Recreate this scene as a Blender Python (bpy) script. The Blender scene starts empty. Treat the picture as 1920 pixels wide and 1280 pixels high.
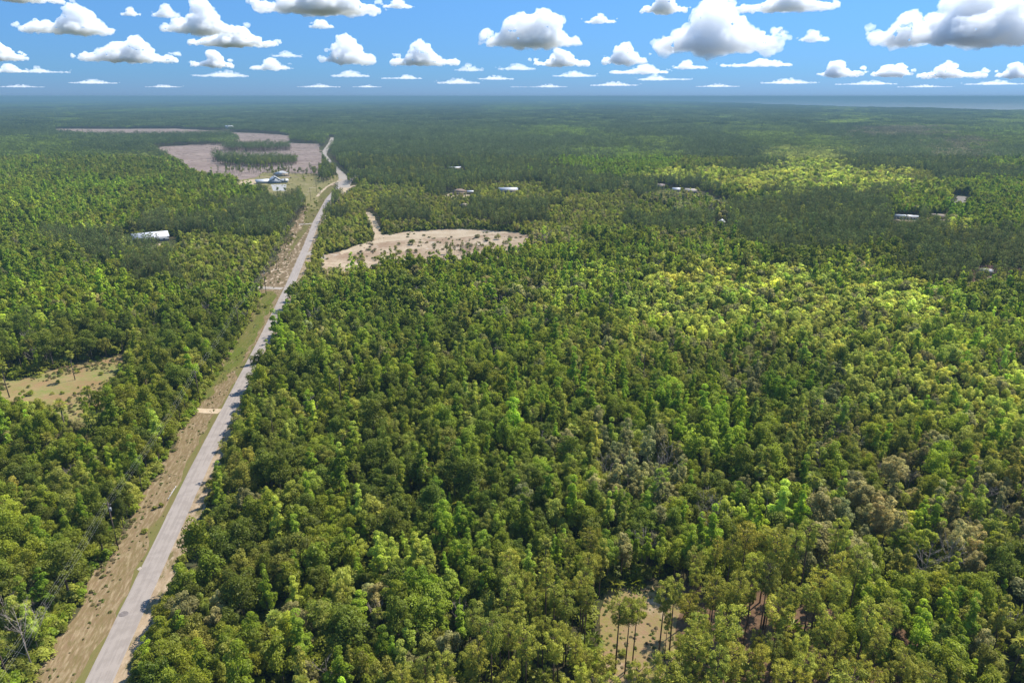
import bpy, math, random
import numpy as np
from mathutils import Vector

R = math.radians
scene = bpy.context.scene
COL = scene.collection
rng = np.random.default_rng(7)
random.seed(7)

# ------------------------------------------------------------------ camera, world, sun, exposure
H = 112.0                                   # flying height of the camera
PITCH = math.atan(459.0 / 1280.0)
CP, SP = math.cos(PITCH), math.sin(PITCH)
cam = bpy.data.cameras.new('camera')
cam_o = bpy.data.objects.new('camera', cam)
COL.objects.link(cam_o)
cam_o.location = (0, 0, H)
cam_o.rotation_euler = (math.pi / 2 - PITCH, 0, 0)
cam.sensor_width = 36.0
cam.lens = 24.0
cam.clip_start = 0.5
cam.clip_end = 300000.0
scene.camera = cam_o

SUN_EL = R(55)
SUN_AZ = math.atan2(0.78, 0.62)             # from +Y towards +X
world = bpy.data.worlds.new("World")
scene.world = world
world.use_nodes = True
nt = world.node_tree
nt.nodes.clear()
wo = nt.nodes.new('ShaderNodeOutputWorld')
bg = nt.nodes.new('ShaderNodeBackground')
sky = nt.nodes.new('ShaderNodeTexSky')
sky.sky_type = 'NISHITA'
sky.sun_disc = False
sky.sun_elevation = SUN_EL
sky.sun_rotation = SUN_AZ
sky.altitude = 100
sky.air_density = 1.0
sky.dust_density = 0.0
sky.ozone_density = 4.0
mul = nt.nodes.new('ShaderNodeMix')
mul.data_type = 'RGBA'
mul.blend_type = 'MULTIPLY'
mul.inputs[0].default_value = 1.0
geo = nt.nodes.new('ShaderNodeTexCoord'); sx = nt.nodes.new('ShaderNodeSeparateXYZ'); ramp = nt.nodes.new('ShaderNodeValToRGB')
nt.links.new(geo.outputs['Generated'], sx.inputs[0]); nt.links.new(sx.outputs['Z'], ramp.inputs[0]); nt.links.new(ramp.outputs[0], mul.inputs[7])
for i, (p_, c_) in enumerate(((0.0, (.078, .140, .312)), (0.03, (.086, .165, .315)), (0.14, (.142, .238, .346)), (0.4, (.72, .80, .80)))):
    e_ = ramp.color_ramp.elements[i] if i < 2 else ramp.color_ramp.elements.new(p_)
    e_.position = p_; e_.color = (*c_, 1)
nt.links.new(sky.outputs[0], mul.inputs[6])
nt.links.new(mul.outputs[2], bg.inputs[0])
nt.links.new(bg.outputs[0], wo.inputs[0])
bg.inputs[1].default_value = 0.18

sun = bpy.data.lights.new('sun', 'SUN')
sun.energy = 5.0
sun.angle = R(0.53)
sun.color = (1.0, 0.93, 0.82)
sun_o = bpy.data.objects.new('sun', sun)
COL.objects.link(sun_o)
sd = Vector((math.cos(SUN_EL) * math.sin(SUN_AZ), math.cos(SUN_EL) * math.cos(SUN_AZ), math.sin(SUN_EL)))
sun_o.rotation_euler = (-sd).to_track_quat('-Z', 'Y').to_euler()
sun_o.location = (200, 100, 400)

scene.cycles.volume_bounces = 6
vs = scene.view_settings
vs.view_transform = 'Standard'
vs.look = 'None'
vs.exposure = 1.1
vs.gamma = 1.0

# ------------------------------------------------------------------ measuring helpers
def G(px, py, z=0.0):
    """point of the plane at height z that the photograph shows at px, py (1920 x 1280)"""
    u, v = px - 960.0, py - 640.0
    t = (H - z) / (1280 * SP + v * CP)
    return np.array([u * t, (1280 * CP - v * SP) * t])

def proj(x, y, z):
    zc = y * CP + (H - z) * SP
    dn = -y * SP + (H - z) * CP
    return 960 + 1280 * x / zc, 640 + 1280 * dn / zc

def polyG(pts):
    return np.array([G(*p) for p in pts])

def inside(poly, x, y):
    r = np.zeros(len(x), bool)
    n = len(poly)
    bx0, by0 = poly.min(0); bx1, by1 = poly.max(0)
    m = (x > bx0) & (x < bx1) & (y > by0) & (y < by1)
    if not m.any():
        return r
    xs, ys = x[m], y[m]
    rr = np.zeros(len(xs), bool)
    for i in range(n):
        x0, y0 = poly[i]; x1, y1 = poly[(i + 1) % n]
        if y0 == y1:
            continue
        c = ((y0 > ys) != (y1 > ys)) & (xs < (x1 - x0) * (ys - y0) / (y1 - y0) + x0)
        rr ^= c
    r[m] = rr
    return r

def dist_line(line, x, y):
    d = np.full(len(x), 1e9)
    for (x0, y0), (x1, y1) in zip(line[:-1], line[1:]):
        dx, dy = x1 - x0, y1 - y0
        t = np.clip(((x - x0) * dx + (y - y0) * dy) / (dx * dx + dy * dy), 0, 1)
        d = np.minimum(d, np.hypot(x - x0 - t * dx, y - y0 - t * dy))
    return d

def side_line(line, x, y):
    """signed distance from a polyline; left of the travel direction is positive"""
    d = np.full(len(x), 1e9); s = np.zeros(len(x))
    for (x0, y0), (x1, y1) in zip(line[:-1], line[1:]):
        dx, dy = x1 - x0, y1 - y0
        t = np.clip(((x - x0) * dx + (y - y0) * dy) / (dx * dx + dy * dy), 0, 1)
        q = np.hypot(x - x0 - t * dx, y - y0 - t * dy)
        c = dx * (y - y0) - dy * (x - x0)
        m = q < d
        d[m] = q[m]; s[m] = np.sign(c[m])
    return d * s

def vnoise(x, y, s, seed=0):
    """smooth value noise, 0..1"""
    r = np.random.default_rng(seed).random((256, 256))
    x = x / s; y = y / s
    xi = np.floor(x).astype(int); yi = np.floor(y).astype(int)
    fx = x - xi; fy = y - yi
    fx = fx * fx * (3 - 2 * fx); fy = fy * fy * (3 - 2 * fy)
    a = r[xi & 255, yi & 255]; b = r[(xi + 1) & 255, yi & 255]
    c = r[xi & 255, (yi + 1) & 255]; d = r[(xi + 1) & 255, (yi + 1) & 255]
    return (a * (1 - fx) + b * fx) * (1 - fy) + (c * (1 - fx) + d * fx) * fy

# ------------------------------------------------------------------ object helpers
def props(o, label=None, cat=None, group=None, kind=None, tint=None):
    if label: o['label'] = label
    if cat: o['category'] = cat
    if group: o['group'] = group
    if kind: o['kind'] = kind
    if tint is not None: o['tint'] = [float(c) for c in tint]
    return o

def np_mesh(name, V, F, mats=(), midx=None, shade=None, uv=None, smooth=False):
    """V (n,3); F (m,4) or (m,3) index array, or a list of such arrays"""
    if not isinstance(F, list):
        F = [F]
    F = [f for f in F if len(f)]
    me = bpy.data.meshes.new(name)
    loops = np.concatenate([f.ravel() for f in F]).astype(np.int32)
    sizes = np.concatenate([np.full(len(f), f.shape[1]) for f in F]).astype(np.int32)
    starts = np.concatenate([[0], np.cumsum(sizes)[:-1]]).astype(np.int32)
    me.vertices.add(len(V))
    me.vertices.foreach_set('co', np.asarray(V, np.float32).ravel())
    me.loops.add(len(loops))
    me.loops.foreach_set('vertex_index', loops)
    me.polygons.add(len(sizes))
    me.polygons.foreach_set('loop_start', starts)
    me.polygons.foreach_set('loop_total', sizes)
    for m in mats:
        me.materials.append(m)
    if midx is not None:
        me.polygons.foreach_set('material_index', np.asarray(midx, np.int32))
    if shade is not None:
        a = me.attributes.new('shade', 'FLOAT', 'POINT')
        a.data.foreach_set('value', np.asarray(shade, np.float32))
    if uv is not None:
        l = me.uv_layers.new(name='UVMap')
        l.data.foreach_set('uv', np.asarray(uv, np.float32)[loops].ravel())
    me.update(calc_edges=True)
    if smooth:
        me.polygons.foreach_set('use_smooth', np.ones(len(sizes), bool))
    return me

def link(name, me, parent=None, loc=(0, 0, 0), rotz=0.0, col=None):
    o = bpy.data.objects.new(name, me)
    (col or COL).objects.link(o)
    o.location = loc
    o.rotation_euler = (0, 0, rotz)
    if parent: o.parent = parent
    return o

class MB:
    def __init__(s):
        s.V = []; s.Q = []; s.T = []; s.S = []; s.n = 0
    def add(s, V, Q=None, T=None, shade=0.5):
        V = np.asarray(V, float).reshape(-1, 3)
        s.V.append(V)
        s.S.append(np.broadcast_to(np.asarray(shade, float), (len(V),)))
        if Q is not None and len(Q): s.Q.append(np.asarray(Q, int).reshape(-1, 4) + s.n)
        if T is not None and len(T): s.T.append(np.asarray(T, int).reshape(-1, 3) + s.n)
        s.n += len(V)
        return s
    def box(s, x0, x1, y0, y1, z0, z1, rot=0.0):
        P = np.array([[x, y, z] for z in (z0, z1) for y in (y0, y1) for x in (x0, x1)], float)
        return s.add(P, Q=[[0, 2, 3, 1], [4, 5, 7, 6], [0, 1, 5, 4], [2, 6, 7, 3], [0, 4, 6, 2], [1, 3, 7, 5]])
    def tube(s, pts, rad, n=6, cap=True):
        pts = np.asarray(pts, float); rad = np.broadcast_to(np.asarray(rad, float), (len(pts),))
        V = []; Q = []; T = []
        for i, p in enumerate(pts):
            a = pts[min(i + 1, len(pts) - 1)] - pts[max(i - 1, 0)]
            a = a / (np.linalg.norm(a) + 1e-9)
            u = np.cross(a, [0, 0, 1.0]) if abs(a[2]) < 0.9 else np.cross(a, [1.0, 0, 0])
            u /= np.linalg.norm(u); w = np.cross(a, u)
            th = np.arange(n) * 2 * math.pi / n
            V.append(p + rad[i] * (np.outer(np.cos(th), u) + np.outer(np.sin(th), w)))
        for i in range(len(pts) - 1):
            for j in range(n):
                k = (j + 1) % n
                Q.append([i * n + j, i * n + k, (i + 1) * n + k, (i + 1) * n + j])
        V = np.concatenate(V)
        if cap:
            e = (len(pts) - 1) * n
            V = np.vstack([V, pts[-1], pts[0]])
            for j in range(n):
                T.append([e + j, e + (j + 1) % n, len(V) - 2])
                T.append([(j + 1) % n, j, len(V) - 1])
        return s.add(V, Q=Q, T=T)
    def mesh(s, name, mat, smooth=False):
        V = np.concatenate(s.V)
        F = []
        if s.Q: F.append(np.concatenate(s.Q))
        if s.T: F.append(np.concatenate(s.T))
        return np_mesh(name, V, F, [mat], shade=np.concatenate(s.S), smooth=smooth)

# ------------------------------------------------------------------ materials
def new_mat(name):
    m = bpy.data.materials.new(name)
    m.use_nodes = True
    m.node_tree.nodes.clear()
    return m, m.node_tree

def nd(t, kind, **kw):
    n = t.nodes.new(kind)
    for k, v in kw.items():
        setattr(n, k, v)
    return n

def simple(name, col, rough=0.8, metal=0.0, noise=0.0, nscale=1.0, spec=0.3):
    m, t = new_mat(name)
    b = nd(t, 'ShaderNodeBsdfPrincipled'); o = nd(t, 'ShaderNodeOutputMaterial')
    b.inputs['Roughness'].default_value = rough
    b.inputs['Metallic'].default_value = metal
    b.inputs['Specular IOR Level'].default_value = spec
    if noise:
        tc = nd(t, 'ShaderNodeTexCoord'); ns = nd(t, 'ShaderNodeTexNoise')
        ns.inputs['Scale'].default_value = nscale; ns.inputs['Detail'].default_value = 5
        cr = nd(t, 'ShaderNodeValToRGB')
        c = np.array(col)
        cr.color_ramp.elements[0].color = (*(c * (1 - noise)), 1); cr.color_ramp.elements[0].position = 0.3
        cr.color_ramp.elements[1].color = (*np.minimum(c * (1 + noise), 0.95), 1); cr.color_ramp.elements[1].position = 0.7
        t.links.new(tc.outputs['Object'], ns.inputs['Vector'])
        t.links.new(ns.outputs[0], cr.inputs[0]); t.links.new(cr.outputs[0], b.inputs['Base Color'])
    else:
        b.inputs['Base Color'].default_value = (*col, 1)
    t.links.new(b.outputs[0], o.inputs[0])
    return m

def foliage(name, transl=0.45, amp=0.75):
    m, t = new_mat(name)
    at = nd(t, 'ShaderNodeAttribute'); at.attribute_type = 'INSTANCER'; at.attribute_name = 'tint'
    sh = nd(t, 'ShaderNodeAttribute'); sh.attribute_name = 'shade'
    mr = nd(t, 'ShaderNodeMapRange')
    mr.inputs[3].default_value = 1 - amp * 0.62; mr.inputs[4].default_value = 1 + amp
    t.links.new(sh.outputs['Fac'], mr.inputs[0])
    vm = nd(t, 'ShaderNodeVectorMath', operation='SCALE')
    t.links.new(at.outputs['Color'], vm.inputs[0]); t.links.new(mr.outputs[0], vm.inputs['Scale'])
    d = nd(t, 'ShaderNodeBsdfDiffuse'); tr = nd(t, 'ShaderNodeBsdfTranslucent')
    hs = nd(t, 'ShaderNodeHueSaturation'); hs.inputs['Hue'].default_value = 0.492; hs.inputs['Saturation'].default_value = 1.05; hs.inputs['Value'].default_value = 1.35
    t.links.new(vm.outputs[0], d.inputs[0]); t.links.new(vm.outputs[0], hs.inputs['Color']); t.links.new(hs.outputs[0], tr.inputs[0])
    mx = nd(t, 'ShaderNodeMixShader'); mx.inputs[0].default_value = transl
    t.links.new(d.outputs[0], mx.inputs[1]); t.links.new(tr.outputs[0], mx.inputs[2])
    gl = nd(t, 'ShaderNodeBsdfGlossy'); gl.inputs['Roughness'].default_value = 0.45; gl.inputs[0].default_value = (1, 1, 1, 1)
    m2 = nd(t, 'ShaderNodeMixShader'); m2.inputs[0].default_value = 0.006
    t.links.new(mx.outputs[0], m2.inputs[1]); t.links.new(gl.outputs[0], m2.inputs[2])
    o = nd(t, 'ShaderNodeOutputMaterial'); t.links.new(m2.outputs[0], o.inputs[0])
    return m

def ground_mat(name, c1, c2, c3, s1, s2, p=(0.35, 0.6), uvstretch=None, c4=None, s4=None, p4=(0.55, 0.65), rough=0.95):
    """two noise layers between three colours, and an optional fourth patch colour"""
    m, t = new_mat(name)
    if uvstretch:
        tc = nd(t, 'ShaderNodeUVMap'); mp = nd(t, 'ShaderNodeMapping'); mp.inputs['Scale'].default_value = uvstretch
        t.links.new(tc.outputs[0], mp.inputs[0]); vec = mp.outputs[0]
    else:
        ge = nd(t, 'ShaderNodeNewGeometry'); vec = ge.outputs['Position']
    def noise(s, det=6, ro=0.6):
        n = nd(t, 'ShaderNodeTexNoise'); n.inputs['Scale'].default_value = s; n.inputs['Detail'].default_value = det; n.inputs['Roughness'].default_value = ro
        t.links.new(vec, n.inputs['Vector']); return n.outputs[0]
    def step(src, a, b):
        q = nd(t, 'ShaderNodeMapRange'); q.inputs[1].default_value = a; q.inputs[2].default_value = b
        t.links.new(src, q.inputs[0]); return q.outputs[0]
    def mix(f, a, b):
        x = nd(t, 'ShaderNodeMix', data_type='RGBA'); t.links.new(f, x.inputs[0])
        for k, v in ((6, a), (7, b)):
            if isinstance(v, tuple): x.inputs[k].default_value = (*v, 1)
            else: t.links.new(v, x.inputs[k])
        return x.outputs[2]
    c = mix(step(noise(s1), *p), c1, c2)
    c = mix(step(noise(s2, 8, 0.7), 0.45, 0.7), c, c3)
    if c4: c = mix(step(noise(s4, 7, 0.65), *p4), c, c4)
    b = nd(t, 'ShaderNodeBsdfDiffuse'); b.inputs['Roughness'].default_value = 0.9
    t.links.new(c, b.inputs[0])
    bm = nd(t, 'ShaderNodeBump'); bm.inputs['Strength'].default_value = 0.5; bm.inputs['Distance'].default_value = 0.25
    t.links.new(noise(max(s2, s1) * 2, 5), bm.inputs['Height']); t.links.new(bm.outputs[0], b.inputs['Normal'])
    o = nd(t, 'ShaderNodeOutputMaterial'); t.links.new(b.outputs[0], o.inputs[0])
    return m

M_leaf = foliage('leaves')
M_needle = foliage('needles', 0.33, 0.6)
M_frond = foliage('fronds', 0.35, 0.6)
M_bark = simple('bark', (0.13, 0.10, 0.075), 0.95, noise=0.4, nscale=2.0)
M_pinebark = simple('pine_bark', (0.10, 0.065, 0.045), 0.95, noise=0.4, nscale=2.0)
M_dead = simple('dead_wood', (0.24, 0.205, 0.175), 0.95, noise=0.25, nscale=2.0)
M_litter = ground_mat('forest_litter', (0.075, 0.06, 0.035), (0.05, 0.065, 0.022), (0.11, 0.08, 0.05), 0.02, 0.4)
M_grass = ground_mat('mown_grass', (0.150, 0.116, 0.056), (0.128, 0.116, 0.038), (0.098, 0.101, 0.030), 0.06, 0.9, c4=(0.315, 0.255, 0.158), s4=0.35, p4=(0.60, 0.66))
M_sand = ground_mat('pale_sand', (0.44, 0.345, 0.235), (0.35, 0.26, 0.165), (0.48, 0.40, 0.28), 0.08, 0.7, c4=(0.180, 0.132, 0.072), s4=0.5, p4=(0.6, 0.68))
M_white = ground_mat('white_limerock', (0.341, 0.298, 0.248), (0.291, 0.248, 0.198), (0.372, 0.329, 0.285), 0.1, 1.2)

# ------------------------------------------------------------------ ground sheets
def fract_edge(P, amp, step, seed=1, closed=True):
    """subdivide an outline and roughen it"""
    r = np.random.default_rng(seed); out = []
    n = len(P)
    for i in range(n if closed else n - 1):
        a, b = P[i], P[(i + 1) % n]
        L = np.linalg.norm(b - a); k = max(1, int(L / step))
        nrm = np.array([-(b - a)[1], (b - a)[0]]) / (L + 1e-9)
        off = 0
        for j in range(k):
            t = j / k
            off = 0.6 * off + r.normal() * amp * 0.6
            w = math.sin(math.pi * t) ** 0.5 if k > 1 else 0
            out.append(a + (b - a) * t + nrm * off * (w if j else 0))
    return np.array(out)

def sheet(name, P, z, mat, amp=0.0, step=5.0, seed=1):
    if amp: P = fract_edge(P, amp, step, seed)
    from mathutils.geometry import tessellate_polygon
    tr = tessellate_polygon([[Vector((p[0], p[1], 0)) for p in P]])
    T = []
    for a, b, c in tr:
        u = P[b] - P[a]; w = P[c] - P[a]
        T.append((a, b, c) if u[0] * w[1] - u[1] * w[0] > 0 else (a, c, b))
    V = np.column_stack([P, np.full(len(P), z)])
    o = link(name, np_mesh(name, V, np.array(T), [mat]))
    return props(o, kind='structure')

def resample(line, step):
    line = np.asarray(line, float); out = [line[0]]
    for a, b in zip(line[:-1], line[1:]):
        k = max(1, int(np.linalg.norm(b - a) / step))
        for j in range(1, k + 1): out.append(a + (b - a) * j / k)
    out = np.array(out)
    for _ in range(4):
        out[1:-1] = 0.25 * out[:-2] + 0.5 * out[1:-1] + 0.25 * out[2:]
    return out

def ribbon(name, line, o0, o1, z, mat, seed=0, amp0=0.0, amp1=0.0, n=6, kind='structure', vscale=0.01, crown=0.0):
    """strip along a line between offsets o0 and o1 (positive = left); o0, o1 may be functions of y"""
    L = resample(line, 3.0)
    d = np.gradient(L, axis=0); d /= np.linalg.norm(d, axis=1)[:, None]
    nl = np.column_stack([-d[:, 1], d[:, 0]])
    r = np.random.default_rng(seed)
    def wob(a):
        w = r.normal(size=len(L)) * a
        for _ in range(1): w = np.convolve(w, [.25, .5, .25], 'same')
        return w
    a0 = (np.array([o0(y) for y in L[:, 1]]) if callable(o0) else np.full(len(L), o0)) + wob(amp0)
    a1 = (np.array([o1(y) for y in L[:, 1]]) if callable(o1) else np.full(len(L), o1)) + wob(amp1)
    arc = np.concatenate([[0], np.cumsum(np.linalg.norm(np.diff(L, axis=0), axis=1))])
    V = []; UV = []
    for k in range(n + 1):
        t = k / n
        off = a0 + (a1 - a0) * t
        V.append(np.column_stack([L + nl * off[:, None], z + crown * 4 * t * (1 - t) * np.ones(len(L))]))
        UV.append(np.column_stack([off, arc]))
    m = len(L); V = np.concatenate(V); UV = np.concatenate(UV)
    F = []
    for k in range(n):
        i = np.arange(m - 1)
        F.append(np.column_stack([k * m + i, k * m + i + 1, (k + 1) * m + i + 1, (k + 1) * m + i]))
    F = np.concatenate(F)
    if (a1 - a0).mean() > 0: F = F[:, ::-1]
    o = link(name, np_mesh(name, V, F, [mat], uv=UV))
    return props(o, kind=kind)

# ground: one sheet out to the horizon
GS = 76000.0
gx = np.array([-GS, -20000, -6000, -1500, 0, 1500, 6000, 20000, GS]); gn = len(gx)
V = np.array([[x, y, 0] for y in gx for x in gx]); F = np.array([[j * gn + i, j * gn + i + 1, (j + 1) * gn + i + 1, (j + 1) * gn + i] for j in range(gn - 1) for i in range(gn - 1)])
M_ground = ground_mat('forest_floor', (0.075, 0.06, 0.035), (0.045, 0.06, 0.022), (0.10, 0.075, 0.045), 0.02, 0.35)
props(link('ground', np_mesh('ground', V, F, [M_ground])), kind='structure')

ROAD = np.array([(-66, -20), (-83.9, 92), (-84.0 + 0.1, 107), (-101.1, 197), (-119.9, 307), (-138.6, 410), (-163.6, 539), (-185.8, 647), (-213.8, 804), (-237, 978)])
ROAD[0] = (-60.5, -20); ROAD[1] = (-81.0, 92)
TRACK = np.array([(-237, 978), (-260, 1067), (-304, 1194), (-345, 1318), (-385, 1443), (-412, 1561), (-465, 1819), (-520, 2060)])

def asphalt():
    m, t = new_mat('worn_asphalt')
    uv = nd(t, 'ShaderNodeUVMap')
    mp = nd(t, 'ShaderNodeMapping'); mp.inputs['Scale'].default_value = (1.6, 0.03, 1)
    t.links.new(uv.outputs[0], mp.inputs[0])
    n1 = nd(t, 'ShaderNodeTexNoise'); n1.inputs['Scale'].default_value = 1.0; n1.inputs['Detail'].default_value = 4
    t.links.new(mp.outputs[0], n1.inputs['Vector'])
    n2 = nd(t, 'ShaderNodeTexNoise'); n2.inputs['Scale'].default_value = 0.35; n2.inputs['Detail'].default_value = 8
    t.links.new(uv.outputs[0], n2.inputs['Vector'])
    n3 = nd(t, 'ShaderNodeTexNoise'); n3.inputs['Scale'].default_value = 12; n3.inputs['Detail'].default_value = 3
    t.links.new(uv.outputs[0], n3.inputs['Vector'])
    ad = nd(t, 'ShaderNodeMath', operation='ADD'); t.links.new(n1.outputs[0], ad.inputs[0]); t.links.new(n2.outputs[0], ad.inputs[1])
    ad2 = nd(t, 'ShaderNodeMath', operation='MULTIPLY_ADD'); t.links.new(n3.outputs[0], ad2.inputs[0]); ad2.inputs[1].default_value = 0.35; t.links.new(ad.outputs[0], ad2.inputs[2])
    cr = nd(t, 'ShaderNodeValToRGB')
    cr.color_ramp.elements[0].position = 0.85; cr.color_ramp.elements[0].color = (0.180, 0.157, 0.141, 1)
    cr.color_ramp.elements[1].position = 1.5 / 1.5; cr.color_ramp.elements[1].color = (0.214, 0.188, 0.169, 1)
    dv = nd(t, 'ShaderNodeMath', operation='DIVIDE'); t.links.new(ad2.outputs[0], dv.inputs[0]); dv.inputs[1].default_value = 1.25
    t.links.new(dv.outputs[0], cr.inputs[0])
    # verge colour creeping over the broken edges
    b = nd(t, 'ShaderNodeBsdfPrincipled'); b.inputs['Roughness'].default_value = 0.9; b.inputs['Specular IOR Level'].default_value = 0.15
    t.links.new(cr.outputs[0], b.inputs['Base Color'])
    o = nd(t, 'ShaderNodeOutputMaterial'); t.links.new(b.outputs[0], o.inputs[0])
    return m
M_asphalt = asphalt()

M_verge = ground_mat('verge_grass', (0.165, 0.120, 0.062), (0.185, 0.128, 0.075), (0.120, 0.104, 0.038), 0.16, 1.6, uvstretch=(1.5, 0.28, 1), c4=(0.33, 0.26, 0.165), s4=0.9, p4=(0.47, 0.76))
M_vergegreen = ground_mat('green_verge_grass', (0.101, 0.122, 0.022), (0.144, 0.122, 0.043), (0.079, 0.101, 0.022), 0.10, 0.7, uvstretch=(1.2, 0.25, 1), c4=(0.216, 0.166, 0.086), s4=0.4, p4=(0.58, 0.66))
M_shoulder = ground_mat('sandy_shoulder', (0.300, 0.228, 0.150), (0.198, 0.144, 0.084), (0.372, 0.300, 0.216), 0.2, 1.0, uvstretch=(1, 0.4, 1), c4=(0.132, 0.114, 0.048), s4=0.4, p4=(0.53, 0.62))

def left_w(y):
    if y < 395: return 13.2
    if y < 425: return 13.2 + (y - 395) / 30 * 8
    return 21 if y < 470 else 19.5
ribbon('grass_edge', ROAD[:5], 2.6, 3.9, 0.05, ground_mat('edge_grass', (0.125, 0.125, 0.04), (0.15, 0.122, 0.05), (0.11, 0.115, 0.035), 0.2, 1.2, uvstretch=(1.2, 0.3, 1)), 6, 0, 1.1)
ribbon('verge', ROAD[:6], 2.5, left_w, 0.03, M_verge, 3, 0, 1.3)
mid = np.array([(-107.8, 232), (-119.9, 307), (-138.0, 405)])
ribbon('verge_grass', mid, lambda y: 12.4 - 7.2 * min(1, (y - 232) / 60) ** .7, lambda y: 12.6, 0.06, M_vergegreen, 5, 1.6, 0.5)
ribbon('verge_bank', ROAD[5:], 2.5, lambda y: 19.0, 0.035, ground_mat('bank_earth', (0.204, 0.144, 0.090), (0.144, 0.102, 0.060), (0.120, 0.102, 0.042), 0.12, 0.9, uvstretch=(1, 0.3, 1), c4=(0.408, 0.318, 0.222), s4=0.35, p4=(0.53, 0.60)), 7, 0, 2.0)
ribbon('verge_meadow', np.array([(-163.6, 500), (-185.8, 647), (-213.8, 804), (-230, 925)]), lambda y: 3.2, lambda y: 3.4 + 6 * min(1, (y - 500) / 90) + (5 * min(1, max(0, (y - 640) / 40))), 0.065, M_grass, 9, 0.5, 1.2)
ribbon('shoulder', ROAD, -6.9, -2.5, 0.032, M_shoulder, 11, 0.9, 0)
ribbon('road', ROAD, -2.8, 2.8, 0.09, M_asphalt, 13, 0.06, 0.06, n=6, crown=0.05)
ribbon('dirt_road', TRACK, -5.2, 5.2, 0.10, M_white, 15, 0.8, 0.8)
# junction apron and side tracks
def px_line(pts): return np.array([G(*p) for p in pts])
sheet('junction', polyG([(628, 345), (640, 330), (655, 329), (672, 322), (680, 325), (662, 337), (655, 352), (640, 352)]), 0.105, M_white, 1.0, 4)
ribbon('side_track', px_line([(530, 541), (505, 540), (478, 540)]), -2.6, 2.6, 0.11, M_white, 17, 0.5, 0.5)
ribbon('side_track', px_line([(592, 419), (575, 420), (560, 421)]), -2.4, 2.4, 0.11, M_white, 18, 0.3, 0.3)
ribbon('side_track', px_line([(413, 771), (392, 771), (365, 769)]), -2.2, 2.2, 0.07, M_sand, 19, 0.8, 0.8)
ribbon('house_drive', px_line([(640, 337), (622, 345), (611, 352), (601, 361), (594, 369)]), -1.6, 1.6, 0.11, M_sand, 20, 0.3, 0.3)
ribbon('side_track', px_line([(580, 478), (590, 470), (598, 478), (606, 486)]), -3.0, 3.0, 0.075, M_white, 21, 1.0, 1.0)
ribbon('sand_track', px_line([(712, 448), (706, 432), (700, 415), (694, 404), (690, 398)]), -3.2, 3.2, 0.07, M_sand, 22, 1.0, 1.0)
ribbon('sandy_roadside', px_line([(634, 376), (642, 360), (652, 351), (667, 348)]), -4, 4, 0.08, M_sand, 23, 1.5, 1.5)
ribbon('gravel_lane', px_line([(1797, 397), (1793, 386), (1801, 376), (1803, 368)]), -4.5, 4.5, 0.08, M_white, 24, 1.2, 1.2)
ribbon('sand_lane', px_line([(1860, 527), (1895, 526), (1950, 524)]), -3.2, 3.2, 0.08, M_sand, 25, 1, 1)

# clearings (near edges are seen over tree tops, so they are measured at tree height)
T1 = 8.5
SANDY = polyG([(607, 478), (640, 471), (668, 461), (698, 452), (708, 440), (722, 441), (760, 435), (830, 430), (880, 430), (930, 433), (968, 436), (990, 441),
               (1000, 452), (985, 466, 8), (945, 470, T1), (900, 476, T1), (870, 484, T1), (800, 486, T1), (760, 490, T1), (715, 494, T1), (690, 500, T1), (650, 498, T1), (612, 500, T1), (598, 496, 4)])
M_clearing = ground_mat('sandy_field', (0.45, 0.355, 0.245), (0.285, 0.195, 0.128), (0.235, 0.160, 0.095), 0.035, 0.25, p=(0.4, 0.62), c4=(0.446, 0.384, 0.298), s4=0.05, p4=(0.58, 0.68))
sheet('sandy_clearing', SANDY, 0.05, M_clearing, 3.0, 6, 2)
sheet('sand_patch', polyG([(640, 470), (668, 460), (700, 452), (712, 443), (760, 436), (830, 431.5), (880, 431.5), (930, 434), (960, 437), (900, 441), (860, 446), (790, 447), (740, 452), (700, 458), (660, 472), (640, 478)]), 0.09, M_sand, 2.0, 6, 3)
M_brown = ground_mat('brown_field', (0.235, 0.185, 0.085), (0.150, 0.172, 0.046), (0.270, 0.180, 0.095), 0.07, 0.6, c4=(0.225, 0.135, 0.072), s4=0.055, p4=(0.45, 0.66))
BROWN = polyG([(-20, 715), (5, 712), (50, 708), (107, 692), (150, 680), (200, 672), (245, 662),
               (252, 668, 2), (240, 688, 5), (214, 714, 8), (200, 740, 8), (150, 784, 11), (118, 768, 9), (50, 762, 8), (-20, 752, 8)])
sheet('brown_field', BROWN, 0.05, M_brown, 0.8, 4, 4)
M_cut = ground_mat('cleared_land', (0.248, 0.186, 0.158), (0.186, 0.136, 0.115), (0.285, 0.229, 0.192), 0.012, 0.06, c4=(0.118, 0.087, 0.068), s4=0.05, p4=(0.58, 0.64))
CUTA = polyG([(285, 279), (310, 275), (430, 267), (470, 262), (545, 268), (562, 269), (600, 270), (606, 292), (604, 330), (540, 338, 2), (470, 334, 6), (420, 328, 12), (390, 325, 12), (352, 314, 12), (335, 300, 12)])
CUTB = polyG([(430, 250), (440, 248.5), (500, 251), (552, 255.5), (545, 262), (540, 285), (440, 285), (430, 262)])
CUTC = polyG([(100, 241.6), (200, 242.2), (330, 241.6), (430, 246.5), (450, 254), (330, 250, 12), (200, 249.5, 12), (105, 245.5, 12)])
for i, P in enumerate((CUTA, CUTB, CUTC)):
    sheet('cleared_land', P, 0.06 + 0.02 * i, M_cut, 6, 25, 30 + i)
ISL = [polyG([(403, 306), (403, 296), (420, 300), (553, 303), (557, 309), (540, 312), (470, 315), (420, 311)]),
       polyG([(414, 281), (440, 276), (540, 277), (546, 283), (500, 285.5), (430, 286)]),
       polyG([(296, 268), (330, 262), (440, 258), (445, 268), (420, 272), (330, 274)]),
       polyG([(425, 280), (440, 270), (446, 262), (434, 262)]),
       polyG([(605, 345), (596, 330), (604, 322), (625, 318), (632, 330)])]
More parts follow.
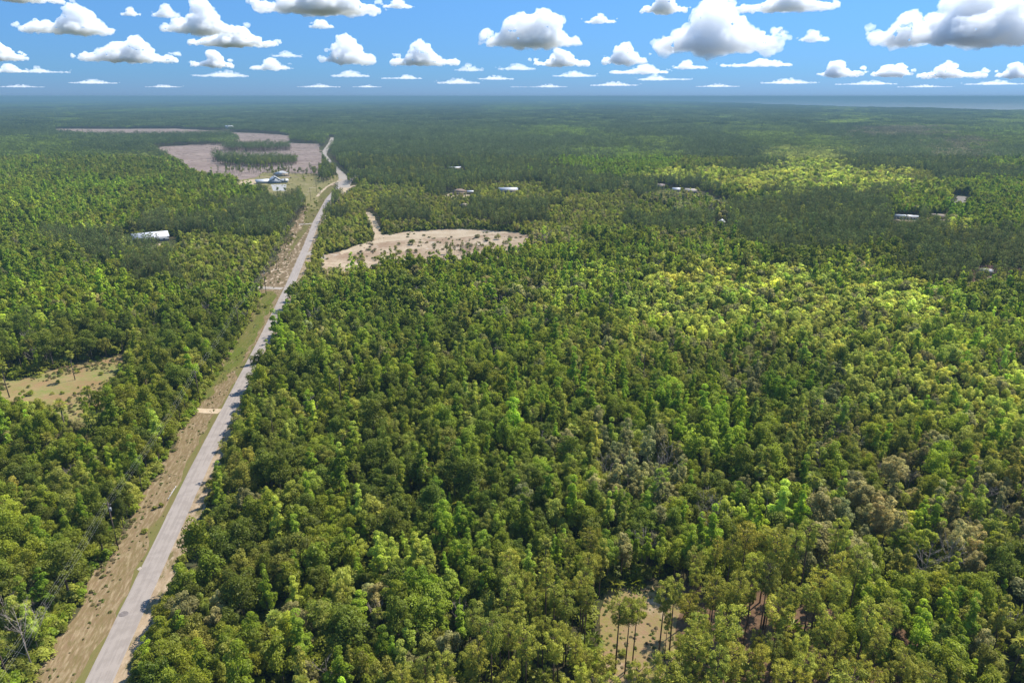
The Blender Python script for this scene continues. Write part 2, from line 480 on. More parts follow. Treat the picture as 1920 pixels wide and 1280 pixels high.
M_yard = ground_mat('house_yard', (0.198, 0.172, 0.066), (0.145, 0.139, 0.046), (0.277, 0.211, 0.125), 0.04, 0.3, c4=(0.363, 0.284, 0.185), s4=0.06, p4=(0.58, 0.66))
YARD = polyG([(440, 352, 6), (447, 338), (480, 333), (492, 324), (520, 319), (560, 325), (600, 326), (634, 329), (638, 337), (612, 350), (598, 368), (594, 376, 10), (578, 362, 16), (566, 354, 16), (550, 352, 15), (538, 356, 15), (508, 360, 15), (500, 352, 10)])
sheet('yard', YARD, 0.07, M_yard, 1, 6, 40)
sheet('sand_yard', polyG([(446, 347), (452, 340), (475, 336), (488, 337), (482, 345), (470, 347)]), 0.11, M_sand, 1, 5, 41)
sheet('concrete_apron', polyG([(508, 346), (537, 346), (536, 358), (512, 358)]), 0.12, simple('concrete', (0.22, 0.215, 0.205), 0.9, noise=0.1, nscale=0.3), 0, 5, 42)
CLR = polyG([(1133, 1108), (1150, 1104), (1184, 1100), (1230, 1098), (1272, 1099), (1282, 1118), (1270, 1160), (1276, 1215, 12), (1266, 1272, 17), (1200, 1290, 17), (1138, 1275, 17), (1130, 1200, 12), (1126, 1130, 5)])
M_clr = ground_mat('needle_floor', (0.300, 0.225, 0.115), (0.240, 0.205, 0.070), (0.300, 0.185, 0.118), 0.12, 0.7, c4=(0.430, 0.345, 0.255), s4=0.1, p4=(0.58, 0.7))
PINEF = polyG([(1146, 1110), (1300, 1090), (1430, 1090), (1500, 1120), (1640, 1140), (1730, 1200), (1760, 1290), (1800, 1420), (1150, 1420), (1150, 1260)])
sheet('pine_floor', PINEF, 0.04, ground_mat('pine_straw', (0.186, 0.115, 0.071), (0.136, 0.087, 0.050), (0.223, 0.143, 0.093), 0.15, 0.8), 1, 4, 50)
sheet('pine_clearing', CLR, 0.07, M_clr, 0.6, 3, 51)
PINEF2 = polyG([(1760, 505), (1790, 497), (1850, 497), (1960, 505), (1960, 545), (1860, 540), (1800, 530)])
sheet('pine_floor', PINEF2, 0.05, ground_mat('pink_pine_straw', (0.211, 0.124, 0.099), (0.161, 0.093, 0.068), (0.236, 0.161, 0.124), 0.1, 0.5), 1, 6, 52)
SCRUBYARD = polyG([(1225, 358), (1260, 356), (1310, 358), (1345, 372), (1400, 386), (1440, 390), (1420, 402), (1340, 396), (1300, 380), (1240, 372)])
sheet('field', SCRUBYARD, 0.06, M_yard, 2, 8, 53)

# the sea
shore = [(1960, 211.5), (1920, 210), (1860, 209), (1790, 208.5), (1750, 206), (1690, 205), (1640, 204), (1560, 201.5), (1500, 200), (1440, 198), (1400, 195.5), (1340, 194), (1280, 192), (1200, 190), (1100, 187.5), (1000, 185), (960, 184)]
SP_ = polyG(shore)
sea = np.vstack([SP_, [[-1500, 73000], [73000, 73000], [73000, 5200]]])
def sea_mat():
    m, t = new_mat('sea_water')
    b = nd(t, 'ShaderNodeBsdfPrincipled'); b.inputs['Base Color'].default_value = (0.046, 0.066, 0.077, 1); b.inputs['Roughness'].default_value = 0.5
    b.inputs['Specular IOR Level'].default_value = 0.3
    o = nd(t, 'ShaderNodeOutputMaterial'); t.links.new(b.outputs[0], o.inputs[0])
    return m
M_sea = sea_mat()
sheet('sea', sea, 0.6, M_sea, 0)
sheet('lagoon', polyG([(1490, 200), (1560, 201.6), (1640, 203.6), (1700, 205), (1640, 205.4), (1560, 203.4), (1500, 201.4)]), 0.9, simple('lagoon_water', (0.15, 0.2, 0.25), 0.4), 0)

# ------------------------------------------------------------------ tree forms
TAU = 2 * math.pi
def unit(v): return v / (np.linalg.norm(v, axis=-1, keepdims=True) + 1e-9)

def leaves(mb, cen, rad, n, size, r, zs=0.8, jit=0.55, aspect=0.75, up=-0.55, shell=(0.72, 1.08)):
    """n leaf faces spread through the outer layer of each clump"""
    cen = np.repeat(cen, n, 0); rad = np.repeat(rad, n)
    sh = np.repeat(r.random(len(cen) // n) * 0.5, n)
    d = unit(r.normal(size=(len(cen), 3)))
    lo = d[:, 2] < up
    d[lo, 2] *= -1
    p = cen + d * (rad * r.uniform(*shell, len(cen)))[:, None] * np.array([1, 1, zs])
    nm = unit(d + r.normal(size=d.shape) * jit + np.array([0, 0, 0.75]))
    t = unit(np.cross(nm, r.normal(size=d.shape)))
    b = np.cross(nm, t)
    s = (size * r.uniform(0.6, 1.35, len(cen)))[:, None]
    q = np.stack([p - t * s - b * s * aspect * .2, p - b * s * aspect, p + t * s + b * s * aspect * .2, p + b * s * aspect], 1) if aspect < 1.5 else None
    V = q.reshape(-1, 3)
    F = np.arange(len(V)).reshape(-1, 4)
    mb.add(V, Q=F, shade=np.repeat(sh + r.random(len(cen)) * 0.5, 4))

def crown_clumps(r, h, w, n, zc=0.62, zh=0.36, lobes=4):
    """clump centres: a few big lobes, each carrying smaller clumps"""
    L = []
    for k in range(lobes):
        a = TAU * (k + r.uniform(-.3, .3)) / lobes
        L.append([math.cos(a) * w * .25 * r.uniform(.6, 1.3), math.sin(a) * w * .25 * r.uniform(.6, 1.3), h * (zc + r.uniform(-.10, .12))])
    L.append([r.uniform(-.1, .1) * w, r.uniform(-.1, .1) * w, h * (zc + zh * .55)])
    L = np.array(L)
    C = []; Rr = []
    for i in range(n):
        l = L[i % len(L)]
        d = unit(r.normal(size=3)); d[2] = abs(d[2]) * (1 if r.random() < .72 else -0.9)
        rr = w * r.uniform(.11, .2)
        C.append(l + d * np.array([w * .27, w * .27, h * zh * .48]) * r.uniform(.7, 1.0)); Rr.append(rr)
    return L, np.array(C), np.array(Rr)

def broadleaf(seed, h=12.0, w=6.5, nclump=26, nleaf=95, size=0.21, lobes=4, zc=.62, zh=.36, jit=.55, trunk=True):
    r = np.random.default_rng(seed)
    L, C, Rr = crown_clumps(r, h, w, nclump, zc, zh, lobes)
    c = MB(); leaves(c, C, Rr, nleaf, size, r, jit=jit)
    leaves(c, L, np.full(len(L), w * .24), max(6, nleaf // 2), size * 1.3, r, jit=.8, shell=(0.3, 0.95))
    t = MB()
    if trunk:
        t.tube([(0, 0, -.2), (r.uniform(-.2, .2), r.uniform(-.2, .2), h * .3), (0, 0, h * .55)], [w * .035, w * .027, w * .018], 7)
        for l in L:
            t.tube([(0, 0, h * r.uniform(.3, .45)), l * [.6, .6, .85], l], [w * .016, w * .011, w * .004], 5)
    return c, t

def pine(seed, h=15.0, w=3.9, n=32, nleaf=70, size=0.23, bare=.70, trunk=True, nt=8):
    r = np.random.default_rng(seed)
    C = []; Rr = []; t = MB()
    lean = r.uniform(-.25, .25, 2)
    if trunk:
        t.tube([(0, 0, -.2), (lean[0] * .5, lean[1] * .5, h * .5), (lean[0], lean[1], h * .97)], [.17, .13, .04], nt)
    for i in range(n):
        f = (i + .5) / n
        z = h * (bare + (1 - bare) * f)
        prof = math.sin(math.pi * min(1, (.18 + .82 * (1 - f)) ** .8)) * .75 + .28 * (1 - f) + .12
        rr = w * .5 * min(1, prof) * r.uniform(.5, 1.05)
        a = i * 2.4 + r.uniform(-.5, .5)
        p = np.array([lean[0] + math.cos(a) * rr, lean[1] + math.sin(a) * rr, z + rr * .35])
        C.append(p); Rr.append(w * r.uniform(.12, .19))
        if trunk:
            t.tube([(lean[0], lean[1], z - .2), p], [.05, .02], 4)
    c = MB(); leaves(c, np.array(C), np.array(Rr), nleaf, size, r, zs=.7, jit=.9, aspect=.22, up=-.4, shell=(.35, 1.1))
    return c, t

def palm(seed, h=9.0, nf=26, seg=7, fl=1.5):
    r = np.random.default_rng(seed)
    c = MB(); t = MB()
    if h > 0.5:
        t.tube([(0, 0, -.2), (r.uniform(-.2, .2), 0, h * .5), (0, 0, h)], [.2, .16, .17], 8)
        for k in range(14):            # old leaf bases
            a = k * 2.4
            t.tube([(.12 * math.cos(a), .12 * math.sin(a), h - .9 + k * .06), (.34 * math.cos(a), .34 * math.sin(a), h - .6 + k * .06)], [.05, .03], 4)
    for k in range(nf):
        a = k * 2.399 + r.uniform(-.2, .2); el = math.radians(75 - 125 * (k / nf)) + r.uniform(-.15, .15)
        d = np.array([math.cos(a) * math.cos(el), math.sin(a) * math.cos(el), math.sin(el)])
        sidev = np.array([-math.sin(a), math.cos(a), 0]); up = np.cross(sidev, d) * -1
        base = np.array([0, 0, max(h, .15)]); hub = base + d * fl * r.uniform(.5, .8)
        c.tube([base, hub], [.03, .02], 3, cap=False)
        sh = r.random()
        for j in range(seg):
            th = math.radians(-80 + 160 * j / (seg - 1))
            ld = unit(d * math.cos(th) + sidev * math.sin(th) - np.array([0, 0, .28]) * 1)
            wv = np.cross(ld, up); wv = unit(wv) * fl * .085
            L = fl * (.62 + .3 * math.cos(th)) * .8
            tip = hub + ld * L - np.array([0, 0, .2 * L])
            mid = hub + ld * L * .5
            c.add([hub, mid - wv, tip, mid + wv], Q=[[0, 1, 2, 3]], shade=sh * .6 + r.random() * .4)
    return c, t

def bare(seed, h=9.0, n1=9):
    r = np.random.default_rng(seed); t = MB()
    t.tube([(0, 0, -.2), (.1, .1, h * .4), (.0, .2, h * .8), (.1, .1, h)], [.14, .10, .05, .015], 6)
    for i in range(n1):
        z = h * r.uniform(.25, .85); a = i * 2.4
        L = (h - z) * .55 + 1.0
        d = np.array([math.cos(a), math.sin(a), r.uniform(.5, 1.2)])
        p = np.array([0, 0, z]); m = p + d * L * .5; e = m + unit(d + [0, 0, .5]) * L * .5
        t.tube([p, m, e], [.05, .03, .012], 4)
        for k in range(6):
            q = p + (e - p) * r.uniform(.35, .95)
            f = unit(d + r.normal(size=3) * .6 + [0, 0, .4]) * L * r.uniform(.25, .5)
            t.tube([q, q + f * .6, q + f + [0, 0, .15]], [.024, .016, .008], 3, cap=False)
            for kk in range(3):
                g = unit(f + r.normal(size=3) * .8) * L * .18
                t.tube([q + f * .6, q + f * .6 + g], [.014, .006], 3, cap=False)
    return None, t

def bush(seed, h=2.2, w=3.0, n=12, nleaf=55, size=.16):
    r = np.random.default_rng(seed)
    a = r.uniform(0, TAU, n); q = r.random(n) ** .5
    C = np.column_stack([np.cos(a) * q * w * .33, np.sin(a) * q * w * .33, h * (.62 - .35 * q ** 2 + r.uniform(-.08, .1, n))])
    c = MB(); leaves(c, C, w * r.uniform(.13, .22, n), nleaf, size, r, zs=.9)
    t = MB()
    for k in range(5):
        t.tube([(0, 0, -.1), C[k] * [.6, .6, .5], C[k]], [.05, .035, .015], 4)
    return c, t

# forms: name -> list of (crown MB, trunk MB, leaf material, bark material); near and coarse versions
def coarse(fn, *a, **k): return fn(*a, **k)
NEAR = {
 'oak':   [broadleaf(11, 11.5, 7.4, 34, 140, .165, 5), broadleaf(12, 12.5, 6.6, 30, 140, .165, 4), broadleaf(13, 10.5, 7.8, 36, 135, .165, 6, .6, .32), broadleaf(14, 12, 6.2, 28, 140, .165, 4)],
 'gum':   [broadleaf(21, 14.5, 4.8, 26, 130, .17, 3, .6, .5), broadleaf(22, 13.5, 4.4, 24, 130, .17, 3, .6, .52, .8), broadleaf(23, 13.5, 5.2, 28, 125, .17, 4, .6, .44)],
 'puff':  [broadleaf(31, 9.5, 5.2, 30, 125, .14, 5, .62, .34, .45), broadleaf(32, 9.0, 4.8, 28, 125, .14, 4, .65, .32, .45)],
 'pine':  [pine(41), pine(42, 15.5, 3.5, 30), pine(43, 14, 4.1, 34), pine(44, 16, 3.7, 34, 70, .23, .72), pine(45, 15.5, 4.3, 36, 66, .23, .68)],
 'palm':  [palm(51, 9.5), palm(52, 8.0), palm(53, 11)],
 'palmetto': [palm(56, .2, 22, 6, 1.4), palm(57, .3, 26, 6, 1.6)],
 'bare':  [bare(61), bare(62, 10.5, 11), bare(63, 8, 8)],
 'bush':  [bush(71), bush(72, 2.8, 3.6, 14), bush(73, 1.8, 2.6, 10)],
}
FAR = {
 'oak':   [broadleaf(111, 11.5, 7.4, 22, 22, .46, 5), broadleaf(112, 12.5, 6.6, 20, 22, .46, 4), broadleaf(113, 10.5, 7.8, 24, 20, .46, 6, .6, .32), broadleaf(114, 12, 6.2, 20, 22, .45, 4)],
 'gum':   [broadleaf(121, 14.5, 4.8, 20, 20, .44, 3, .6, .5), broadleaf(122, 13.5, 4.4, 18, 20, .44, 3, .6, .52), broadleaf(123, 13.5, 5.2, 20, 20, .44, 4, .6, .44)],
 'puff':  [broadleaf(131, 9.5, 5.2, 22, 22, .38, 5, .62, .34, .45), broadleaf(132, 9.0, 4.8, 20, 22, .38, 4, .65, .32, .45)],
 'pine':  [pine(141, 15, 4.2, 22, 16, .62, .5, True, 5), pine(142, 15.5, 3.8, 20, 16, .62, .5, True, 5), pine(143, 14, 4.4, 22, 16, .62, .5, True, 5)],
 'palm':  [palm(151, 9.5, 18, 5), palm(152, 8.0, 16, 5)],
 'palmetto': [palm(156, .2, 14, 5, 1.4)],
 'bare':  [bare(161), bare(162, 10.5, 11)],
 'bush':  [bush(171, 2.2, 3.0, 9, 18, .34), bush(172, 2.8, 3.6, 10, 18, .36)],
}
MATS = {'oak': (M_leaf, M_bark), 'gum': (M_leaf, M_bark), 'puff': (M_leaf, M_bark), 'pine': (M_needle, M_pinebark), 'palm': (M_frond, M_bark),
        'palmetto': (M_frond, M_bark), 'bare': (M_leaf, M_dead), 'bush': (M_leaf, M_bark)}

def joined(name, parts, mats):
    """crown and trunk of a form in one mesh, for the woods that are one object"""
    c, t = parts
    Vs = []; Qs = []; Ts = []; S = []; mq = []; mt = []; n = 0
    for i, mb in enumerate((c, t)):
        if mb is None or not mb.V: continue
        V = np.concatenate(mb.V); Vs.append(V); S.append(np.concatenate(mb.S))
        if mb.Q: q = np.concatenate(mb.Q) + n; Qs.append(q); mq += [i] * len(q)
        if mb.T: q = np.concatenate(mb.T) + n; Ts.append(q); mt += [i] * len(q)
        n += len(V)
    F = []
    if Qs: F.append(np.concatenate(Qs))
    if Ts: F.append(np.concatenate(Ts))
    return np_mesh(name, np.concatenate(Vs), F, list(mats), mq + mt, shade=np.concatenate(S))

# stands of several trees for the far woods
def stand(seed, kind, side, ntree, faces, size, hh=12.0, trunks=False):
    r = np.random.default_rng(seed); c = MB(); t = MB()
    k = int(math.ceil(math.sqrt(ntree)))
    for i in range(ntree):
        gx_, gy_ = i % k, i // k
        x = ((gx_ + r.uniform(.1, .9)) / k - .5) * side; y = ((gy_ + r.uniform(.1, .9)) / k - .5) * side
        h = hh * r.uniform(.62, 1.2); sh = r.random() * .9 - .1
        if kind == 'pine':
            cc = np.array([[x, y, h * 1.12]]); rr = np.array([1.7]); zs = 1.9
        else:
            cc = np.array([[x, y, h * .78]]); rr = np.array([r.uniform(1.8, 2.9)]); zs = 1.1
        m = MB(); leaves(m, cc, rr, faces, size, r, zs=zs, jit=.5, aspect=.8, shell=(.75, 1.1))
        V = np.concatenate(m.V); Q = np.concatenate(m.Q); s_ = np.concatenate(m.S) * .5 + sh * .6
        c.add(V, Q=Q, shade=s_)
        t.tube([(x, y, 0), (x, y, h * .8)], [.16, .1], 4, cap=False)
    return c, t

src = bpy.data.collections.new('tree_forms')        # sources of the woods, not part of the scene
def make_forms(table):
    idx = {}; order = []
    for kind, lst in table.items():
        idx[kind] = []
        for parts in lst:
            me = joined('tree_form', parts, MATS[kind])
            col_i = len(order); order.append(me)
            idx[kind].append(col_i)
    return idx, order

def form_collection(name, meshes):
    c = bpy.data.collections.new(name)
    for i, me in enumerate(meshes):
        o = bpy.data.objects.new('%s_%03d' % (name, i), me)
        c.objects.link(o)
    return c

def wood(name, label, cat, x, y, form, rot, scl, tint, coll, zoff=None):
    """one object: a cloud of points, a tree of the wood on each"""
    me = bpy.data.meshes.new(name)
    n = len(x)
    me.vertices.add(n)
    co = np.column_stack([x, y, np.zeros(n) if zoff is None else zoff]).astype(np.float32)
    me.vertices.foreach_set('co', co.ravel())
    def attr(nm, ty, key, data):
        a = me.attributes.new(nm, ty, 'POINT'); a.data.foreach_set(key, np.asarray(data).ravel())
    attr('form', 'INT', 'value', np.asarray(form, np.int32))
    attr('rot', 'FLOAT_VECTOR', 'vector', np.column_stack([np.zeros(n), np.zeros(n), rot]).astype(np.float32))
    attr('scl', 'FLOAT_VECTOR', 'vector', np.asarray(scl, np.float32))
    attr('tint', 'FLOAT_VECTOR', 'vector', np.asarray(tint, np.float32))
    o = link(name, me)
    ng = bpy.data.node_groups.new(name, 'GeometryNodeTree')
    ng.interface.new_socket('Geometry', in_out='INPUT', socket_type='NodeSocketGeometry')
    ng.interface.new_socket('Geometry', in_out='OUTPUT', socket_type='NodeSocketGeometry')
    gi = ng.nodes.new('NodeGroupInput'); go = ng.nodes.new('NodeGroupOutput')
    ci = ng.nodes.new('GeometryNodeCollectionInfo'); ci.inputs[0].default_value = coll
    ci.inputs[1].default_value = True; ci.inputs[2].default_value = True
    ip = ng.nodes.new('GeometryNodeInstanceOnPoints'); ip.inputs['Pick Instance'].default_value = True
    def named(nm, ty):
        a = ng.nodes.new('GeometryNodeInputNamedAttribute'); a.data_type = ty; a.inputs[0].default_value = nm; return a.outputs[0]
    ng.links.new(gi.outputs[0], ip.inputs['Points']); ng.links.new(ci.outputs[0], ip.inputs['Instance'])
    ng.links.new(named('form', 'INT'), ip.inputs['Instance Index'])
    ng.links.new(named('rot', 'FLOAT_VECTOR'), ip.inputs['Rotation'])
    ng.links.new(named('scl', 'FLOAT_VECTOR'), ip.inputs['Scale'])
    ng.links.new(ip.outputs[0], go.inputs[0])
    md = o.modifiers.new('wood', 'NODES'); md.node_group = ng
    return props(o, label, cat, kind='stuff')

# ------------------------------------------------------------------ which tree grows where
ROWS = [
 (225, "PGPPPPPPPPPPPGPPPPPGGPPG"), (245, "PPPPPPPPPPPPGBPPPGGPSSGB"), (265, "GGPPPPPPPPPPPPGGPDDGPPSG"),
 (285, "GGGMPPPPPPPPPPBGPPYYPPSP"), (305, "GDDDGPPPPPPPPBBBDPYYPPPG"), (325, "GDDDDGGPPPPPPPBYYYYYYKPP"),
 (345, "GBBGDGGGKKPKKPPPPYYYYYGG"), (365, "BGGDGGPPKKKKKKKSGGPPPGGG"), (390, "GGGDDPPPKPKPPKKKSPPPPGBG"),
 (415, "GGGPPPPKKKKPKKKPPPPPPPYG"), (445, "DPPPKKKKKKKKSKGMMPPPPPPP"), (475, "DDPPKKKKGGGGGGGGMGDDDPPP"),
 (505, "GGGPKKKKGGGGMLLYYYYLLDPP"), (540, "GBBGGGGGGDGGMLLYYYYYYYLD"), (580, "BGGGDGGGGDMMMLLYYYYYYYLL"),
 (620, "DDDDDDGMDDMGMMMLYYYYYYLL"), (660, "DDDDDDGMMMGGGMMMLMLYYYYL"), (700, "GGGDGGDDGGGBGGMGMSMMYYYY"),
 (750, "GGGGDDDGDDGGGGGGGMBSMYYY"), (800, "GGGGDDDGDDGGDMMMBBMSMMML"), (850, "DGGGDDDGDDDGMMSSMMMMMSBM"),
 (900, "DDGGGGGBDDDDMMSSDGMSSMLS"), (960, "GGDDGGGGDDBGDMMMGBGSSLSS"), (1020, "GGGGGMGGLLGGGMMMGGSSMSSM"),
 (1080, "GGGGGMGMLBBGMOODOOOGGGGM"), (1150, "GGGGGGGMGGGMOOOOOOOOGGMM"), (1220, "DGGGGGGMMMMOOOOOOOOOOGMM"),
 (1300, "DDGGGGMMMOOOOOOOOOOOOOMG")]
ROWY = np.array([r_[0] for r_ in ROWS], float)
GRID = np.array([list(r_[1]) for r_ in ROWS])
# zone -> [(chance, tree kind, colour, size)]
DK = (0.092, 0.116, 0.014); MD = (0.140, 0.170, 0.016); BR = (0.150, 0.212, 0.017); LM = (0.225, 0.270, 0.036)
YL = (0.300, 0.325, 0.058); SC = (0.190, 0.182, 0.066); OL = (0.170, 0.184, 0.030); PN = (0.092, 0.114, 0.032); PO = (0.205, 0.216, 0.030)
KH = (0.182, 0.198, 0.032); GR = (0.14, 0.125, 0.085)
ZONE = {
 'D': [(.52, 'oak', DK, 1.0), (.16, 'gum', MD, .95), (.14, 'oak', OL, .95), (.08, 'gum', BR, .85), (.03, 'palm', KH, 1), (.05, 'pine', OL, .9), (.02, 'bare', GR, 1)],
 'G': [(.34, 'oak', MD, .95), (.22, 'gum', BR, .9), (.14, 'oak', DK, .95), (.12, 'oak', OL, .85), (.06, 'gum', LM, .85), (.05, 'palm', KH, .95), (.03, 'bare', GR, .9), (.04, 'puff', SC, 1)],
 'B': [(.30, 'gum', BR, .95), (.25, 'oak', BR, .9), (.2, 'oak', MD, .9), (.12, 'puff', LM, 1.0), (.13, 'oak', DK, .9)],
 'L': [(.34, 'puff', LM, 1.05), (.2, 'gum', LM, .85), (.18, 'oak', MD, .85), (.12, 'gum', BR, .85), (.1, 'puff', SC, 1), (.06, 'bare', GR, .9)],
 'Y': [(.66, 'puff', YL, .98), (.15, 'puff', LM, 1.0), (.08, 'puff', SC, 1.0), (.04, 'gum', BR, .8), (.04, 'bare', GR, .7), (.03, 'oak', MD, .9)],
 'S': [(.30, 'puff', SC, 1.1), (.22, 'gum', SC, .85), (.14, 'oak', OL, .85), (.12, 'gum', LM, .85), (.14, 'bare', GR, 1.0), (.08, 'oak', MD, .85)],
 'M': [(.24, 'oak', MD, .9), (.16, 'gum', OL, .88), (.16, 'oak', OL, .9), (.12, 'gum', BR, .85), (.10, 'oak', DK, .95), (.08, 'puff', SC, 1.1), (.06, 'bare', GR, .9), (.05, 'palm', KH, 1), (.03, 'gum', LM, .8)],
 'P': [(.86, 'pine', PN, .85), (.08, 'pine', OL, .85), (.06, 'oak', MD, .8)],
 'O': [(.88, 'pine', PO, .85), (.07, 'pine', OL, .75), (.05, 'oak', OL, .6)],
 'K': [(.42, 'oak', KH, .58), (.20, 'puff', KH, .72), (.12, 'oak', MD, .6), (.12, 'puff', SC, .7), (.10, 'pine', OL, .6), (.04, 'oak', SC, .6)],
}

def zone_at(x, y, z=10.0, jit=1.0):
    px, py = proj(x, y, z)
    px = px + (vnoise(x, y, 22, 3) - .5) * 90 * jit + (vnoise(x, y, 9, 5) - .5) * 30 * jit
    py = py + (vnoise(x, y, 22, 4) - .5) * np.clip(0.10 * (py - 180), 4, 60) * jit
    j = np.clip((px / 80).astype(int), 0, 23)
    i = np.clip(np.searchsorted((ROWY[1:] + ROWY[:-1]) / 2, py), 0, len(ROWY) - 1)
    return GRID[i, j]

# buildings: (px, py of base centre, width, depth, wall height, turn, clear width factor, clear depth in front)
BLD = {}
def bsite(name, px, py, w, d, front): BLD[name] = (G(px, py), w, d, front)
bsite('farmhouse', 516, 343, 42, 22, 30)
bsite('outbuilding', 528, 330, 24, 20, 30)
bsite('barn', 283, 451, 42, 20, 34)
bsite('long', 953, 361, 26, 14, 34)
bsite('hip', 862, 364, 30, 16, 45)
bsite('shed_a', 871, 389, 9, 9, 45)
bsite('house_a', 1238, 352, 14, 12, 45)
bsite('house_b', 1268, 359, 14, 12, 40)
bsite('house_c', 1296, 362, 20, 14, 50)
bsite('shed_b', 1352, 424, 9, 9, 60)
bsite('trailer', 1698, 411, 24, 9, 75)
bsite('house_d', 1758, 410, 16, 10, 60)
bsite('shed_c', 1848, 514, 9, 7, 34)
bsite('far_a', 430, 241.5, 34, 30, 180)
bsite('far_b', 852, 319, 28, 14, 110)

def clear_mask(x, y, m=0.0):
    """True where no tree may stand"""
    k = np.zeros(len(x), bool)
    s = side_line(ROAD, x, y)
    lw = np.where(y < 400, 13.0, np.where(y < 480, 21.0, 19.5))
    k |= (s > np.where(y < 175, -10.8, np.where(y < 215, -9.4, -8.1)) - m) & (s < lw + m) & (y < 990)
    k |= (dist_line(TRACK, x, y) < 10 + m) & (y > 960)
    for P in (SANDY, BROWN, CUTA, CUTB, CUTC, YARD, SCRUBYARD):
        k |= inside(P, x, y)
    for P in ISL:
        k &= ~inside(P, x, y)
    k |= (s > np.where(y < 175, -10.8, np.where(y < 215, -9.4, -8.1))) & (s < lw) & (y < 990)
    k |= inside(CLR, x, y)
    for ln, hw in ((px_line([(712, 448), (706, 432), (700, 415), (694, 404), (690, 398)]), 5.5), (px_line([(413, 771), (392, 771), (370, 769)]), 3),
                   (px_line([(640, 335), (660, 332), (690, 322)]), 16), (px_line([(640, 372), (655, 351), (668, 347)]), 12),
                   (px_line([(1797, 399), (1793, 386), (1801, 376), (1803, 368)]), 11), (px_line([(530, 541), (478, 540)]), 4),
                   (px_line([(1885, 531), (1960, 527)]), 9)):
        k |= dist_line(ln, x, y) < hw
    for c, w, d, fr in BLD.values():
        k |= (abs(x - c[0] * (y / c[1])) < w * .5 + 2) & (y > c[1] - d * .5 - fr) & (y < c[1] + d * .5 + 5)
    return k

def hexgrid(y0, y1, step, half=lambda y: .80 * y + 30, jit=.38):
    ys = np.arange(y0, y1, step * .87); X = []; Y = []
    for i, yy in enumerate(ys):
        hw = half(yy); xs = np.arange(-hw, hw, step) + (i % 2) * step * .5
        X.append(xs); Y.append(np.full(len(xs), yy))
    X = np.concatenate(X); Y = np.concatenate(Y)
    return X + rng.uniform(-jit, jit, len(X)) * step, Y + rng.uniform(-jit, jit, len(X)) * step

def populate(x, y, dens=True):
    """choose kind, colour and size of each tree"""
    z = zone_at(x, y)
    n = len(x); kind = np.empty(n, object); tint = np.zeros((n, 3)); size = np.ones(n)
    u = (rng.random(n) * .55 + .45 * np.clip((vnoise(x, y, 9, 8) - .5) * 1.5 + .5, 0, .999))
    u = np.argsort(np.argsort(u)) / n
    for c, lst in ZONE.items():
        m = z == c
        if not m.any(): continue
        perm = list(lst)
        acc = 0.0
        for p, kd, colr, sz in perm:
            mm = m & (u >= acc - 1e-9) & (u < acc + p + (1e-6)); acc += p
            kind[mm] = kd; tint[mm] = colr; size[mm] = sz
        mm = m & (kind == None)
        kind[mm] = perm[0][1]; tint[mm] = perm[0][2]; size[mm] = perm[0][3]
    g = rng.normal(size=n)
    big = (vnoise(x, y, 35, 12) - .5)
    v = 1.13 * np.exp(g * .19 + big * .4)
    warm = rng.normal(size=n) * .055 + (vnoise(x, y, 60, 15) - .5) * .12 + .012
    tint = tint * v[:, None] * np.column_stack([np.exp(warm), np.ones(n), np.exp(-warm * .3)])
    s = .84 * size * np.clip(np.exp(rng.normal(size=n) * .18), .64, 1.5) * (0.90 + .28 * vnoise(x, y, 28, 17))
    return z, kind, tint, s

# ------------------------------------------------------------------ fill the land with trees
LOD1, LOD2, LOD3, LOD4 = 330.0, 1250.0, 2700.0, 9000.0
x1, y1 = hexgrid(72, LOD2, 3.9)
keep = ~clear_mask(x1, y1)
x1, y1 = x1[keep], y1[keep]
z1, k1, t1, s1 = populate(x1, y1)
# the thinned pine stand at the bottom has gaps; scrub is thinner too
drop = ((z1 == 'O') & (rng.random(len(x1)) < .14)) | ((z1 == 'K') & (rng.random(len(x1)) < .12)) | ((z1 == 'P') & (rng.random(len(x1)) < .05))
# bare straw lanes between blocks of the near pines
lane = inside(PINEF, x1, y1) & (vnoise(x1 * .6 + y1 * .5, y1 * 1.6 - x1 * .5, 8, 21) > .80)
drop |= lane & (proj(x1, y1, 0.0)[0] > 1300)
x1, y1, z1, k1, t1, s1 = [a[~drop] for a in (x1, y1, z1, k1, t1, s1)]
s1 = np.where(z1 == 'O', s1 * 1.30, s1)
# the biggest crowns shade out their closest neighbours
bigi = np.where((s1 > 1.04) & (y1 < 650) & (k1 != 'pine'))[0]
gone = np.zeros(len(x1), bool); nr = np.where(y1 < 660)[0]
for c0 in range(0, len(bigi), 400):
    b_ = bigi[c0:c0 + 400]
    dd = np.hypot(x1[b_][:, None] - x1[nr][None], y1[b_][:, None] - y1[nr][None])
    dd[dd < 1e-6] = 99
    gone[nr] |= ((dd < 3.4 * s1[b_][:, None]) & (s1[nr][None] < s1[b_][:, None] * .9)).any(0)
x1, y1, z1, k1, t1, s1 = [a[~gone] for a in (x1, y1, z1, k1, t1, s1)]
